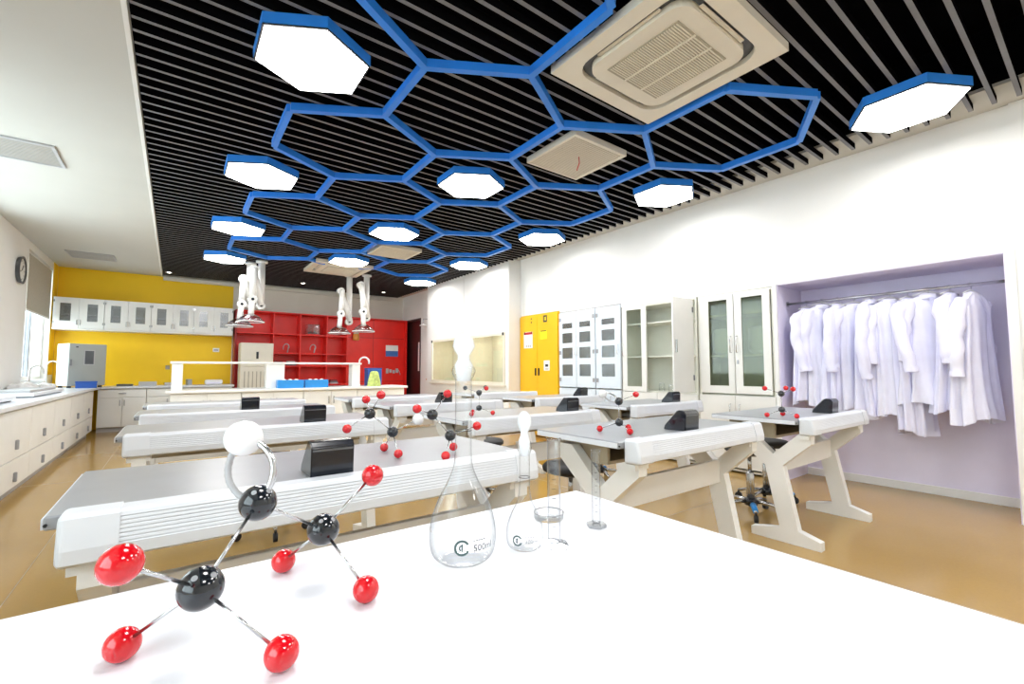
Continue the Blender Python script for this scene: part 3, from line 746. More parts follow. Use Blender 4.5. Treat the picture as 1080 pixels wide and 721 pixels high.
for y, r, h, mm, lab in ((3.38, .035, .09, 'glass_clear', 'small clear jar on the bottom of the open cabinet, left'), (3.25, .03, .07, 'glass_clear', 'small clear jar on the bottom of the open cabinet, second'), (3.10, .04, .06, 'plastic_white', 'small white bowl on the bottom of the open cabinet')):
    tt = thing('jar', lab, 'jar', (XF+.12, y, .8095), 0, 'jars in the open cabinet')
    b = B(); lathe(b, [(0, 0), (r, 0), (r, h*.8), (r*.8, h), (0, h)], seg=20); obj('jar_body', b, mm, tt)
    b = B(); lathe(b, [(0, h+.0005), (r*.8, h+.0005), (r*.8, h+.012), (0, h+.012)], seg=20); obj('jar_lid', b, 'plastic_white', tt)
# C: pale blue chemical cabinets, two units of two windowed doors
rows = [(.98, 1.15), (1.24, 1.40), (1.47, 1.62), (1.69, 1.77)]
def chem(y0, y1, doors, label):
    t = thing('chemical_cabinet', label, 'cabinet', (0, 0, 0))
    carcass(t, y0, y1, .02, 1.95, 'enamel_blue_white', (1.195, 1.435, 1.655, .80), False, .42, 'grey_soft')
    for a, c, p0, p1, hy in doors:
        d = door_leaf(t, a, c, .82, 1.93, [(p0, p1, z0, z1) for z0, z1 in rows], 'enamel_blue_white', 'glass_grey')
        b = B(); tube(b, [(XF-.02, hy, 1.28), (XF-.045, hy, 1.30), (XF-.045, hy, 1.40), (XF-.02, hy, 1.42)], .006, 8); obj('handle', b, 'plastic_white', d)
        side = c-.025 if hy < (a+c)/2 else a+.025
        for z in (.90, 1.30, 1.80): bx('hinge', 'grey_plastic', d, XF-.028, XF-.0205, side-.018, side+.018, z, z+.055)
    base_doors(t, y0, y1, .06, .80, 'enamel_blue_white')
    for j, z in enumerate((.8095, 1.2045, 1.4445, 1.6645)):          # dark stock on each shelf
        for a, c, p0, p1, hy in doors:
            for k in range(2):
                yy = p0+.045+k*(p1-p0-.09); hh = (.13, .14, .13, .08)[j]
                tt = thing('reagent_bottle', '%s reagent bottle behind the %s pane, %s one in the %s pale blue door' % (('teal', 'black', 'grey')[(j+k) % 3], ('lowest', 'second lowest', 'second highest', 'highest')[j], 'right' if k == 0 else 'left', {4.0: 'right', 4.44: 'middle', 4.80: 'left'}[p0]), 'bottle', (XF+.12, yy, z), 0, 'reagent bottles in the pale blue cabinets')
                b = B(); lathe(b, [(0, 0), (.036, 0), (.036, hh*.65), (.016, hh*.82), (.016, hh*.9), (0, hh*.9)], seg=14); obj('bottle_body', b, ('pane_teal', 'shelf_dark', 'grey_soft')[(j+k) % 3], tt)
                b = B(); lathe(b, [(0, hh*.9+.0005), (.019, hh*.9+.0005), (.019, hh), (0, hh)], seg=14); obj('bottle_cap', b, 'shelf_dark', tt)
chem(4.35, 5.09, [(4.355, 4.715, 4.44, 4.66, 4.69), (4.725, 5.085, 4.80, 5.02, 4.75)], 'pale blue chemical cabinet with two windowed doors next to the yellow cabinet')
chem(3.90, 4.34, [(3.905, 4.335, 4.00, 4.23, 3.95)], 'pale blue chemical cabinet with a single windowed door next to the open cabinet')
# D: yellow safety cabinet
t = thing('safety_cabinet', 'yellow safety cabinet with warning stickers', 'cabinet', (0, 0, 0))
carcass(t, 5.11, 6.06, .02, 1.98, 'cabinet_yellow')
ym = 5.60
for a, c, nm in ((5.115, ym-.003, 0), (ym+.003, 6.055, 1)):
    b = B(); box(b, XF-.025, XF, a, c, .05, 1.96); d = obj('door', b, 'cabinet_yellow', t)
    hy = ym-.05 if nm == 0 else ym+.03
    bx('latch', 'black_matte', d, XF-.040, XF-.0255, hy, hy+.022, .98, 1.10)
def sticker(y0, y1, z0, z1, mm, label, strips=()):
    o = thing('sticker', label, 'sticker', (XF-.026, (y0+y1)/2, (z0+z1)/2), 0, 'stickers on the yellow cabinet')
    b = B(); box(b, -.0015, 0, -(y1-y0)/2, (y1-y0)/2, -(z1-z0)/2, (z1-z0)/2); obj('sheet', b, mm, o)
    for a, c, d, e, m2 in strips: bx('print', m2, o, -.0022, -.0016, a, c, d, e)
sticker(5.72, 5.95, 1.43, 1.70, 'paper', 'white notice sheet with red heading on the yellow cabinet', [(-.11, .11, .09, .13, 'sign_red'), (-.11, -.08, .095, .135, 'ink'), (.08, .11, .095, .135, 'ink')]+[(-.08, .08, .06-.03*k, .064-.03*k, 'grey_soft') for k in range(4)]+[(-.06+.05*k, -.045+.05*k, -.12, -.08, 'ink') for k in range(3)])
sticker(5.36, 5.53, 1.56, 1.70, 'sticker_yellow', 'bright yellow sticker with black heading on the yellow cabinet', [(-.07, .07, .055, .068, 'ink')])
sticker(5.30, 5.44, 1.06, 1.22, 'paper', 'small white sticker with a black pictogram on the yellow cabinet', [(-.035, .035, -.02, .02, 'ink'), (-.04, .04, -.06, -.05, 'ink')])
sticker(5.36, 5.45, 1.83, 1.94, 'ink', 'small dark label at the top of the yellow cabinet', [(-.02, .0, -.03, .03, 'sticker_yellow'), (.012, .02, -.03, .03, 'sticker_yellow')])
for z in (1.84, 1.90): bx('vent_cap', 'ink', t, XF-.0275, XF-.0255, 5.74, 5.765, z, z+.022)

# ------------------------------------------------------------------ fume hoods
def hood(y0, y1, p0, p1, label):
    t = thing('fume_hood', label, 'fume hood', (0, 0, 0)); X0 = 4.47; z0, z1 = .82, 1.71
    b = B(); box(b, X0, X0+.03, y0, p0, 0, 2.955); box(b, X0, X0+.03, p1, y1, 0, 2.955); box(b, X0, X0+.03, p0, p1, z1, 2.955); box(b, X0, X0+.03, p0, p1, 0, z0)
    box(b, X0+.03, 5.28, y0, y0+.03, 0, 2.955); box(b, X0+.03, 5.28, y1-.03, y1, 0, 2.955)
    obj('hood_shell', b, 'white_paint', t)
    b = B(); a, c = y0+.035, y1-.035
    box(b, 5.1, 5.12, a, c, z0-.05, z1+.1); box(b, X0+.035, 5.1, a, c, z0-.05, z0-.03); box(b, X0+.035, 5.1, a, c, z1+.08, z1+.1); box(b, X0+.035, 5.1, a, a+.01, z0-.03, z1+.08); box(b, X0+.035, 5.1, c-.01, c, z0-.03, z1+.08)
    obj('work_chamber', b, 'hood_inside', t)
    b = B(); f = .045
    for q in ((p0, p0+f, z0, z1), (p1-f, p1, z0, z1), (p0+f, p1-f, z0, z0+f), (p0+f, p1-f, z1-f, z1)): box(b, X0-.018, X0-.001, *q)
    s = obj('sash_frame', b, 'panel_cream', t)
    bx('sash_pane', 'glass_pane', s, X0-.012, X0-.008, p0+f, p1-f, z0+f, z1-f)
    for yy in (p0+.02, p1-.05): bx('sash_clip', 'black_matte', s, X0-.03, X0-.0185, yy, yy+.04, z1-.05, z1)
    bx('socket', 'grey_soft', t, 5.085, 5.0995, p0+.15, p0+.25, 1.0, 1.1)
    bx('baffle', 'panel_cream', t, 5.04, 5.06, p0+.2, p1-.35, z0+.05, z1-.25)
    bx('hood_lamp', 'hood_lamp_glow', t, X0+.15, X0+.25, p0+.3, p1-.3, z1+.055, z1+.0795)  # unseen lamp, added to brighten the dark chamber
    bx('sash_ledge', 'panel_cream', t, X0-.05, X0-.001, p0-.03, p1+.03, z0-.035, z0-.002)
hood(6.08, 7.55, 6.18, 7.40, 'white fume hood with glass sash, nearer the yellow cabinet')
hood(7.56, 9.15, 7.71, 8.90, 'white fume hood with glass sash, nearer the dark door')
t = thing('emergency_shower', 'emergency shower head on a thin pipe in front of the dark door', 'shower', (4.60, 9.62, 2.12))
b = B(); tube(b, [(0, 0, .02), (0, 0, .14), (.119, -.01, .14)], .012, 10); obj('pipe', b, 'steel', t)
b = B(); lathe(b, [(.012, .03), (.03, .02), (.095, -.012), (.095, -.02), (.0, -.02)], seg=24); obj('shower_head', b, 'plastic_white', t)
t = thing('water_pipe', 'slim upright water pipe with brass valve beside the dark door', 'pipe', (4.69, 9.42, 0))
b = B(); tube(b, [(0, 0, 0), (0, 0, 2.5)], .014, 10); obj('pipe', b, 'plastic_white', t)
b = B(); tube(b, [(-.014, 0, .86), (-.10, 0, .86)], .018, 10); obj('valve', b, 'dish_orange', t)

# ------------------------------------------------------------------ left worktop and base cabinets
CX = -1.06                                   # front plane of the left cabinets
units = [2.1, 3.1, 4.1, 5.1, 6.1, 7.1, 8.1, 9.1, 10.06]
for i, (y0, y1) in enumerate(zip(units, units[1:])):
    t = thing('base_cabinet', 'cream base cabinet under the window worktop, %s unit counting from the yellow wall' % ORD[len(units)-2-i], 'cabinet', (CX, (y0+y1)/2, 0), 0, 'base cabinets along the window side')
    hw = (y1-y0)/2
    bx('body', 'enamel_white', t, -.60, -.02, -hw+.003, hw-.003, .08, .745); bx('plinth', 'grey_soft', t, -.58, -.06, -hw+.003, hw-.003, 0, .0795)
    for nm, z0, z1, hz in (('door', .33, .735, .45), ('drawer', .09, .322, .18)):
        d = bx(nm, 'enamel_white', t, -.0195, 0, -hw+.006, hw-.006, z0, z1, .003)
        b = B(); rbox(b, .0005, .022, -.014, .014, hz-.045, hz+.035, .004, 1); obj('handle', b, 'grey_plastic', d)
b = B(); rbox(b, XL+.002, CX+.035, 2.1, YB-.008, .750, .790, .006, 1); rbox(b, CX+.0355, .95, 10.48, YB-.008, .750, .790, .006, 1)
WT = tag(obj('worktop', b, 'plastic_cool'), 'pale L-shaped worktop along the window and the yellow wall', 'worktop')
for i, (x0, x1) in enumerate(((-1.06, -.40), (-.40, .26), (.26, .92))):
    t = thing('base_cabinet', 'cream base cabinet below the yellow wall, %s unit from the window corner' % ORD[i], 'cabinet', ((x0+x1)/2, 10.52, 0), 0, 'base cabinets along the yellow wall'); hw = (x1-x0)/2
    bx('body', 'enamel_white', t, -hw+.003, hw-.003, .02, .55, .08, .745); bx('plinth', 'grey_soft', t, -hw+.003, hw-.003, .06, .54, 0, .0795)
    dr = bx('drawer', 'enamel_white', t, -hw+.006, hw-.006, 0, .0195, .60, .735, .003)
    bx('handle', 'grey_plastic', dr, -.05, .05, -.02, -.0005, .66, .675)
    for s in (-1, 1):
        a, c = (-hw+.006, -.003) if s < 0 else (.003, hw-.006)
        d = bx('door', 'enamel_white', t, a, c, 0, .0195, .09, .592, .003)
        bx('handle', 'grey_plastic', d, s*.03-.006, s*.03+.006, -.022, -.0005, .45, .55)
# sink units and white covers on the worktop
for y0, y1, lab in ((4.7, 6.05, 'low white cover board on the window worktop, nearest the camera'), (6.7, 8.3, 'low white cover board on the window worktop with grey tray, farther from the camera')):
    t = thing('sink_cover', lab, 'cover board', (-1.36, (y0+y1)/2, .7905)); L = (y1-y0)/2
    bx('board', 'plastic_cool', t, -.26, .20, -L, L, .012, .05, .006); bx('batten', 'grey_soft', t, -.24, .18, -L+.05, -L+.11, 0, .0115); bx('batten', 'grey_soft', t, -.24, .18, L-.11, L-.05, 0, .0115)
    if y0 > 6: bx('tray', 'grey_soft', t, -.12, .16, -L+.06, L-.3, .0505, .075, .004)
def gooseneck(x, y, z, rz, h, mm, label, r=.011, reach=.13):
    t = thing('tap', label, 'tap', (x, y, z), rz, 'laboratory taps')
    b = B(); lathe(b, [(0, 0), (.028, 0), (.028, .012), (.016, .03), (.016, .07), (0, .07)], seg=18); obj('tap_base', b, mm, t)
    pts = [(0, 0, .07), (0, 0, h-.06)]+[(reach/2-reach/2*math.cos(a), 0, h-.06+reach/2*math.sin(a)) for a in [PI*k/10 for k in range(1, 11)]]+[(reach, 0, h-.10)]
    b = B(); tube(b, pts, r, 10); obj('spout', b, mm, t)
    b = B(); tube(b, [(0, .016, .05), (0, .07, .055)], .007, 8); obj('lever', b, mm, t)
gooseneck(-1.60, 8.95, .7905, .1, .34, 'plastic_white', 'white gooseneck tap in front of the window pier, nearest the camera')
gooseneck(-1.58, 9.80, .7905, .0, .42, 'plastic_white', 'tall white gooseneck tap beside the incubator')
for i, (x, y, s) in enumerate(((-1.58, 8.55, 1.0), (-1.50, 9.25, .8))):
    b = B(); t2 = B(); sphere(t2, (0, 0, 0), 1, 28, 16)
    for v in t2.verts:
        c = v.co; k = 1+.10*math.sin(7*c.x+2*i)+.09*math.sin(9*c.y+i)+.06*math.sin(13*c.z)
        v.co = Vector((c.x*.13*s*k, c.y*.26*s*k, max(c.z, -.55)*.075*s*k))
    join(b, t2); mz = min(v.co.z for v in b.verts)
    tag(obj('plastic_bag', b, 'ball_white', None, (x, y, .7915-mz)), 'crumpled white plastic bag on the window worktop, %s' % ('in front of the window pier' if i == 0 else 'under the window'), 'bag', 'plastic bags by the window')
# incubator on the corner of the worktop
t = thing('incubator', 'white and grey incubator with a small dark window, on the corner worktop', 'incubator', (-1.26, 10.36, .7905), .48)
b = B(); rbox(b, -.245, .245, -.19, .20, .03, .72, .012, 2); obj('body', b, 'plastic_white', t)
d = bx('door', 'incubator_grey', t, -.242, .242, -.212, -.1905, .036, .715, .006)
bx('window_frame', 'grey_soft', d, -.055, .085, -.2165, -.2125, .37, .62); bx('window_pane', 'shelf_dark', d, -.042, .072, -.2190, -.2170, .385, .605)
bx('handle', 'steel_dark', d, -.228, -.208, -.232, -.2125, .36, .46); bx('badge', 'ink', d, -.16, -.13, -.2150, -.2125, .655, .672)
for sx in (-.2, .2):
    for sy in (-.15, .15): bx('foot', 'black_matte', t, sx-.02, sx+.02, sy-.02, sy+.02, 0, .0295)
t = thing('storage_box', 'dark blue box in front of the incubator', 'box', (-1.14, 9.93, .7905), .15)
bx('box_body', 'blue_deep', t, -.125, .125, -.08, .08, 0, .085, .005); bx('lid', 'blue_deep', t, -.13, .13, -.085, .085, .0855, .108, .004)
# small things on the back worktop
for i, (x, y, w_, h_, mm, lab) in enumerate(((-.72, 10.75, .22, .035, 'shelf_dark', 'flat dark tray on the back worktop beside the incubator'), (-.40, 10.75, .26, .075, 'grey_soft', 'pale grey box on the back worktop, left of the rack'),
        (-.05, 10.72, .22, .055, 'steel', 'shallow metal tray on the back worktop'), (.22, 10.78, .07, .11, 'grey_plastic', 'small dark grey holder on the back worktop'))):
    t = thing('tray', lab, 'tray', (x, y, .7905), .05*i)
    b = B(); a, c = w_/2, .10
    box(b, -a, a, -c, c, 0, .008); box(b, -a, a, -c, -c+.01, .008, h_); box(b, -a, a, c-.01, c, .008, h_); box(b, -a, -a+.01, -c+.01, c-.01, .008, h_); box(b, a-.01, a, -c+.01, c-.01, .008, h_)
    obj('tray_shell', b, mm, t); bx('insert', 'grey_soft', t, -a+.012, a-.012, -c+.012, c-.012, .0085, max(.012, h_-.015))
# wall fittings
for x, z, w_, lab in ((.66, 1.49, .11, 'white double switch plate on the yellow wall near the red shelves'), (-.12, 1.13, .07, 'small dark hook plate low on the yellow wall')):
    t = thing('wall_switch', lab, 'switch', (x, YB-.0065, z))
    bx('plate', 'plastic_white' if w_ > .1 else 'tan_board', t, -w_/2, w_/2, -.008, 0, -.04, .04, .002); bx('rocker', 'grey_plastic', t, -w_/2+.015, w_/2-.015, -.012, -.0085, -.015, .012)
# ------------------------------------------------------------------ wall cabinets on the yellow wall
x0, step = -1.70, .6525
UC = thing('wall_cabinet', 'white wall cabinet with two glazed doors, first from the window', 'cabinet', (0, 0, 0), 0, 'wall cabinets on the yellow wall')
hw = step/2-.002
b = B(); box(b, -hw, hw, .335, .345, 0, .53); box(b, -hw, -hw+.018, 0, .335, 0, .53); box(b, hw-.018, hw, 0, .335, 0, .53); box(b, -hw+.018, hw-.018, 0, .335, 0, .018); box(b, -hw+.018, hw-.018, 0, .335, .512, .53)
obj('carcass', b, 'enamel_white', UC); bx('shelf', 'enamel_white', UC, -hw+.019, hw-.019, .02, .33, .235, .255)
bx('glass_stock', 'grey_soft', UC, -.22, .22, .2, .29, .256, .40)
for s in (-1, 1):
    a, c = (-hw+.002, -.002) if s < 0 else (.002, hw-.002); p0, p1 = (a+c)/2-.068+s*.01, (a+c)/2+.068+s*.01
    b = B(); box(b, a, p0, -.022, -.0005, .004, .526); box(b, p1, c, -.022, -.0005, .004, .526); box(b, p0, p1, -.022, -.0005, .004, .125); box(b, p0, p1, -.022, -.0005, .430, .526)
    d = obj('door', b, 'enamel_white', UC); bx('pane', 'glass_grey', d, p0, p1, -.014, -.010, .125, .430)
    bx('handle', 'steel', d, -.022*s-.004 if s < 0 else -.004+.022, .004+.022 if s > 0 else .004+.022*1-.044+.044, -.040, -.0225, .06, .15) if s > 0 else bx('handle', 'steel', d, -.026, -.018, -.040, -.0225, .06, .15)
    for z in (.07, .44): bx('hinge', 'steel', d, (a+.004 if s < 0 else c-.016), (a+.016 if s < 0 else c-.004), -.027, -.0225, z, z+.04)
UC.location = (x0+step/2, YB-.352, 1.80)
for i in range(1, 4): tree(UC, (x0+step*(i+.5), YB-.352, 1.80), 0, 'white wall cabinet with two glazed doors, %s from the window' % ORD[i])
bx_ = bx('pelmet', 'plastic_white', None, x0, x0+4*step, YB-.38, YB-.006, 1.775, 1.797)
tag(bx_, 'thin white board running below the wall cabinets', 'board')

# ------------------------------------------------------------------ red shelf wall
RS = thing('red_shelf_unit', 'glossy red built-in shelf wall with cubbies', 'shelf unit', (0, 0, 0)); YR = 10.72; RT = 2.30
bx('back_panel', 'red_lacquer', RS, .98, 4.66, YB-.03, YB-.006, 0, RT)
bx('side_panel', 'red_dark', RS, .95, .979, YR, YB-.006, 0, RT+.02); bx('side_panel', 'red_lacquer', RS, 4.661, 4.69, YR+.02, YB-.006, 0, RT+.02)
bx('top_panel', 'red_lacquer', RS, .979, 4.66, YR, YB-.006, RT, RT+.02)
vx = [.979, 1.66, 2.19, 2.75, 3.20]
for x in vx[1:]: bx('divider', 'red_lacquer', RS, x-.011, x+.011, YR+.01, YB-.0305, 0, RT-.0005)
for i, (a, c) in enumerate(zip(vx, vx[1:])):
    for z in ((1.85,) if i == 0 else (.75, 1.16, 1.43, 1.85)): bx('shelf', 'red_lacquer', RS, a+.0115, c-.0115, YR+.01, YB-.0305, z-.011, z+.011)
bx('front_panel', 'red_lacquer', RS, 3.2115, 4.655, YR+.14, YR+.16, 0, RT-.0005)
for z in (.79, 1.85): bx('panel_joint', 'red_dark', RS, 3.2115, 4.655, YR+.136, YR+.1395, z, z+.008)
bx('panel_joint', 'red_dark', RS, 3.86, 3.868, YR+.136, YR+.1395, 0, RT-.001)
# ornaments in the cubbies
def swirl(x, z, label, k=1):
    t = thing('ornament', label, 'ornament', (x, 10.88, z), 0, 'small ornaments on the red shelves')
    b = B(); rbox(b, -.15*k, .13*k, -.04, .04, 0, .018, .006, 1); obj('stand', b, 'red_lacquer', t)
    b = B(); tube(b, [(.02*k+(.03+.05*u)*math.cos(4.2*u-.6)*k, 0, .13*k+(.04+.07*u)*math.sin(4.2*u-.6)*k) for u in [i/16 for i in range(17)]], [.014*k*(1-.5*i/16) for i in range(17)], 8); obj('curl', b, 'grey_soft', t)
    b = B(); tube(b, [(.03*k, 0, .0185), (.05*k, 0, .13*k)], .012*k, 8); obj('stem', b, 'grey_soft', t)
swirl(1.93, 1.4415, 'small curled ornament on the red shelves, left of two alike', 1)
swirl(2.48, 1.4415, 'small curled ornament on the red shelves, right of two alike', 1)
t = thing('specimen_case', 'small clear display case in the upper red cubby', 'display case', (2.47, 10.88, 1.8615))
bx('base', 'red_lacquer', t, -.14, .14, -.10, .10, 0, .02); bx('glass_cover', 'dome_clear', t, -.13, .13, -.09, .09, .0205, .24)
b = B()
for k in range(5): q = B(); sphere(q, (-.08+.04*k, 0, .045+.02*(k % 2)), .024, 12, 8); join(b, q)
obj('specimen', b, 'shelf_dark', t)
for i, (x, z) in enumerate(((1.80, 1.1715), (2.05, .7615), (2.45, .7615), (2.95, .7615), (2.04, 1.1715))):
    t = thing('book_stack', 'grey stack of books in a low red cubby, %s of five' % ORD[i], 'books', (x, 10.90, z), 0, 'book stacks on the red shelves')
    for k in range(3): bx('book', ['grey_soft', 'shelf_dark', 'red_dark'][(k+i) % 3], t, -.09+.006*k, .09-.01*k, -.07, .07, .034*k, .034*k+.032, .003)
for z0, z1, mm, lab, xs in ((1.41, 1.69, None, 'white and blue poster on the red panel', (4.18, 4.50)), (.97, 1.13, 'x', 'pale lettering strip on the red panel below the poster', (4.18, 4.56))):
    t = thing('poster' if mm is None else 'wall_sign', lab, 'poster' if mm is None else 'sign', (xs[0], YR+.138, z0))
    if mm is None:
        bx('upper_half', 'paper', t, 0, xs[1]-xs[0], -.006, 0, (z1-z0)*.5, z1-z0); bx('lower_half', 'poster_blue', t, 0, xs[1]-xs[0], -.006, 0, 0, (z1-z0)*.5-.0005)
    else:
        for k in range(4): bx('glyph', 'grey_soft', t, .01+.085*k, .075+.085*k, -.012, 0, .02+.015*(k % 2), .14-.02*(k % 3), .004)
        b = B(); tube(b, [(.34, -.006, .10), (.37, -.006, .04), (.385, -.006, -.02)], .010, 8); obj('flourish', b, 'grey_soft', t)
t = thing('specimen_jar', 'amber jar hanging on the red panel below the extraction hoods', 'jar', (3.42, 10.79, 1.78))
b = B(); lathe(b, [(0, 0), (.07, 0), (.075, .03), (.075, .13), (.06, .15), (0, .15)], seg=20); obj('jar_body', b, 'dish_orange', t)
b = B(); lathe(b, [(0, .1505), (.062, .1505), (.062, .18), (0, .18)], seg=20); obj('lid', b, 'panel_cream', t)
bx('hanger_bracket', 'steel', t, -.02, .02, .0755, .0885, .05, .10)
# white appliance in front of the red shelves
t = thing('drying_cabinet', 'cream appliance with a black handle in front of the red shelves', 'appliance', (1.31, 10.50, 0))
b = B(); rbox(b, -.29, .29, -.19, .21, .05, 1.62, .012, 2); obj('body', b, 'panel_cream', t)
bx('upper_door', 'panel_cream', t, -.28, .28, -.212, -.1905, 1.15, 1.60, .005); ld = bx('lower_panel', 'panel_cream', t, -.28, .28, -.212, -.1905, .08, 1.14, .005)
bx('handle', 'black_matte', t, -.02, .02, -.228, -.2125, 1.30, 1.44)
for k in range(7): bx('rib', 'grille_tan', ld, -.22+.07*k, -.205+.07*k, -.220, -.2125, .15, 1.05)
for s in (-.24, .24): bx('foot', 'black_matte', t, s-.03, s+.03, -.15, .17, 0, .0495)

# ------------------------------------------------------------------ demonstration bench with rack
BY0, BY1, BX0, BX1 = 7.86, 8.62, -.10, 3.46
for i in range(4):
    a = BX0+.05+i*(BX1-BX0-.1)/4; c = a+(BX1-BX0-.1)/4; hw = (c-a)/2
    t = thing('bench_cabinet', 'white cabinet under the long bench with the rack, %s from the left' % ORD[i], 'cabinet', ((a+c)/2, BY0+.04, 0), 0, 'cabinets of the long bench')
    bx('body', 'enamel_white', t, -hw+.003, hw-.003, .02, .66, .06, .7445); bx('plinth', 'grey_soft', t, -hw+.01, hw-.01, .06, .64, 0, .0595)
    for s in (-1, 1):
        d = bx('door', 'enamel_white', t, (-hw+.006 if s < 0 else .003), (-.003 if s < 0 else hw-.006), 0, .0195, .07, .735, .003)
        bx('handle', 'steel', d, s*.04-.006, s*.04+.006, -.022, -.0005, .52, .64)
b = B(); rbox(b, BX0, BX1, BY0, BY1, .745, .785, .005, 1); tag(obj('worktop', b, 'plastic_white'), 'long white top of the bench carrying the rack', 'worktop')
t = thing('bench_rack', 'white bridge rack of one long shelf on three posts, on the long bench', 'rack', (0, 8.16, .7855))
bx('shelf', 'plastic_white', t, -.06, 2.66, -.12, .12, .385, .415, .004)
for x0, x1 in ((-.04, .09), (1.16, 1.42), (2.50, 2.64)): bx('post', 'plastic_white', t, x0, x1, -.10, .10, 0, .3845, .004)
for i, (x0, x1) in enumerate(((1.30, 1.68), (1.70, 2.06))):
    t = thing('storage_basket', 'light blue basket on the long bench, %s one' % ('left' if i == 0 else 'right'), 'basket', ((x0+x1)/2, 7.97, .7855), 0, 'light blue baskets'); a = (x1-x0)/2; c = .075
    b = B(); box(b, -a, a, -c, c, 0, .008); box(b, -a, a, -c, -c+.008, .008, .13); box(b, -a, a, c-.008, c, .008, .13); box(b, -a, -a+.008, -c+.008, c-.008, .008, .13); box(b, a-.008, a, -c+.008, c-.008, .008, .13)
    obj('basket_shell', b, 'blue_plastic', t)
    for k in range(3):
        q = B(); sphere(q, (-.09+.09*k, 0, .105), .042, 14, 9); obj('packed_bag', q, 'ball_white', t)
gooseneck(2.74, 8.42, .7855, -.3, .50, 'plastic_white', 'tall white gooseneck tap on the long bench', .016, .17)
t = thing('draped_cloth', 'yellow-green cloth draped over a small stand on the long bench', 'cloth', (2.88, 8.02, .7855))
b = B(); prof = [(.11, 0), (.105, .08), (.09, .17), (.075, .24), (.05, .265), (0, .27)]; lathe(b, prof, seg=28)
for v in b.verts: a = math.atan2(v.co.y, v.co.x); k = 1+.18*math.sin(6*a)*(1-v.co.z/.28); v.co.x *= k; v.co.y *= k
obj('cloth', b, 'cloth_green', t)
t = thing('storage_box', 'dark blue crate behind the yellow-green cloth on the long bench', 'box', (2.96, 8.30, .7855))
bx('crate', 'blue_deep', t, -.13, .13, -.10, .10, 0, .30, .008); bx('lid', 'blue_deep', t, -.135, .135, -.105, .105, .3005, .325, .005)
t = thing('wrapped_bundle', 'white bundle with purple stripe on the back worktop below the switch', 'bundle', (.62, 10.75, .7905))
b = B(); rbox(b, -.15, .15, -.09, .09, 0, .10, .035, 3); obj('wrap', b, 'ball_white', t); bx('stripe', 'lavender_paint', t, -.12, .12, -.094, -.0905, .02, .05)

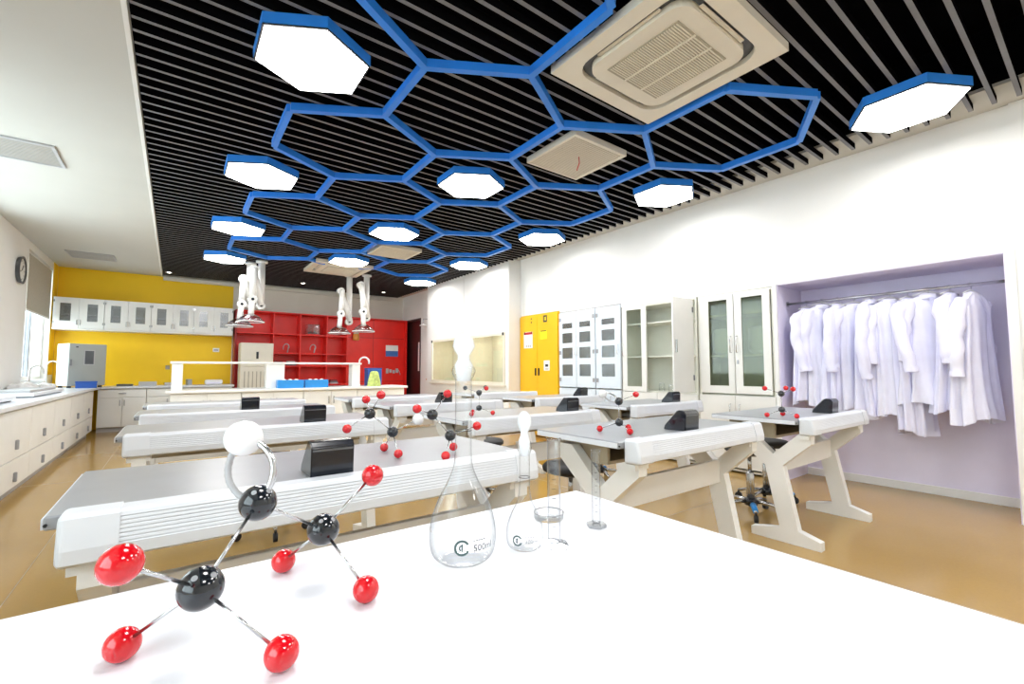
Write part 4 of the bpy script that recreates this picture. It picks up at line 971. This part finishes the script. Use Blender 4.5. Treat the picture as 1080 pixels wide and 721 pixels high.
# ------------------------------------------------------------------ extraction arms over the bench
def arm(x, y, zb, lx, lz, dx, dz, label):
    t = thing('extraction_arm', label, 'extraction arm', (x, y, ZS), 0, 'white fume extraction arms over the long bench'); r = .054; zb -= ZS; lz -= ZS; dz -= ZS
    b = B(); lathe(b, [(0, -.03), (.09, -.03), (.09, -.001), (0, -.001)], seg=20); obj('ceiling_plate', b, 'plastic_white', t)
    b = B(); tube(b, [(0, 0, -.03), (0, 0, zb)], r, 14); obj('mast', b, 'plastic_white', t)
    def joint(p):
        b = B(); tube(b, [(p[0], p[1]-.05, p[2]), (p[0], p[1]+.05, p[2])], .066, 16); j = obj('joint', b, 'plastic_white', t)
        b = B(); tube(b, [(p[0], p[1]-.058, p[2]), (p[0], p[1]-.0505, p[2])], .022, 12); obj('knob', b, 'black_plastic', j)
    l0 = (lx-x, -.06, lz); e0 = (.45*(dx-x)+.55*(lx-x)*1.0, -.10, (lz+dz)/2-.05)
    joint((0, 0, zb)); b = B(); tube(b, [(0, -.10, zb), (l0[0], -.10, l0[2])], r*.92, 14); obj('upper_link', b, 'plastic_white', t); joint((l0[0], -.10, l0[2]))
    b = B(); tube(b, [(l0[0], -.2, l0[2]), ((dx-x+l0[0])/2, -.2, dz+.36)], r*.88, 14); obj('lower_link', b, 'plastic_white', t); joint(((dx-x+l0[0])/2, -.2, dz+.36))
    b = B(); tube(b, [((dx-x+l0[0])/2, -.2, dz+.34), (dx-x, -.2, dz+.10)], r*.8, 14); obj('neck', b, 'plastic_white', t)
    b = B(); lathe(b, [(.05, .125), (.085, .108), (.15, .058), (.195, 0), (.190, 0), (.145, .054), (.080, .102)], (dx-x, -.2, dz), 28); obj('hood_dome', b, 'dome_clear', t)
    b = B(); lathe(b, [(.187, .0), (.202, .0), (.202, -.012), (.187, -.012)], (dx-x, -.2, dz), 28); obj('dome_rim', b, 'plastic_white', t)
arm(1.11, 8.55, 2.15, .98, 2.74, .95, 1.86, 'white jointed extraction arm, leftmost pair, right one')
arm(.97, 8.80, 2.20, .86, 2.60, .82, 1.80, 'white jointed extraction arm, leftmost pair, left one')
arm(2.91, 8.60, 2.07, 2.76, 2.68, 2.80, 1.80, 'white jointed extraction arm with clear dome, rightmost of four')
arm(2.65, 8.82, 2.00, 2.46, 2.56, 2.42, 1.76, 'white jointed extraction arm with clear dome, left one of the right pair')

# ------------------------------------------------------------------ window blind, clock
t = thing('roller_blind', 'beige roller blind half lowered over the far window', 'blind', (XL-.04, 9.94, 0))
b = B(); tube(b, [(0, -.755, 2.75), (0, .755, 2.75)], .035, 14); obj('roller', b, 'plastic_white', t)
bx('blind_cloth', 'blind_cloth', t, .031, .034, -.74, .74, 1.95, 2.75); bx('bottom_bar', 'plastic_white', t, .026, .039, -.74, .74, 1.925, 1.9495)
t = thing('wall_clock', 'round grey wall clock with dark rim beside the window', 'clock', (XL, 8.68, 2.41))
b = B(); tube(b, [(.001, 0, 0), (.03, 0, 0)], .165, 40); obj('clock_face', b, 'clock_face', t)
b = B()
rg = [[b.verts.new((xx, r*math.cos(2*PI*k/40), r*math.sin(2*PI*k/40))) for xx, r in ((.001, .166), (.045, .185), (.045, .160), (.031, .158))] for k in range(40)]
for k in range(40):
    for j in range(3): b.faces.new((rg[k][j], rg[(k+1) % 40][j], rg[(k+1) % 40][j+1], rg[k][j+1]))
obj('rim', b, 'shelf_dark', t)
for a, L in ((.6, .085), (-1.9, .12)):
    b = B(); tube(b, [(.034, 0, 0), (.034, L*math.sin(a), L*math.cos(a))], .004, 6); obj('hand', b, 'ink', t)
b = B()
for k in range(12): q = B(); a = PI*k/6; tube(q, [(.0305, .125*math.sin(a), .125*math.cos(a)), (.0325, .125*math.sin(a), .125*math.cos(a))], .008, 8); join(b, q)
obj('hour_marks', b, 'ink', t)
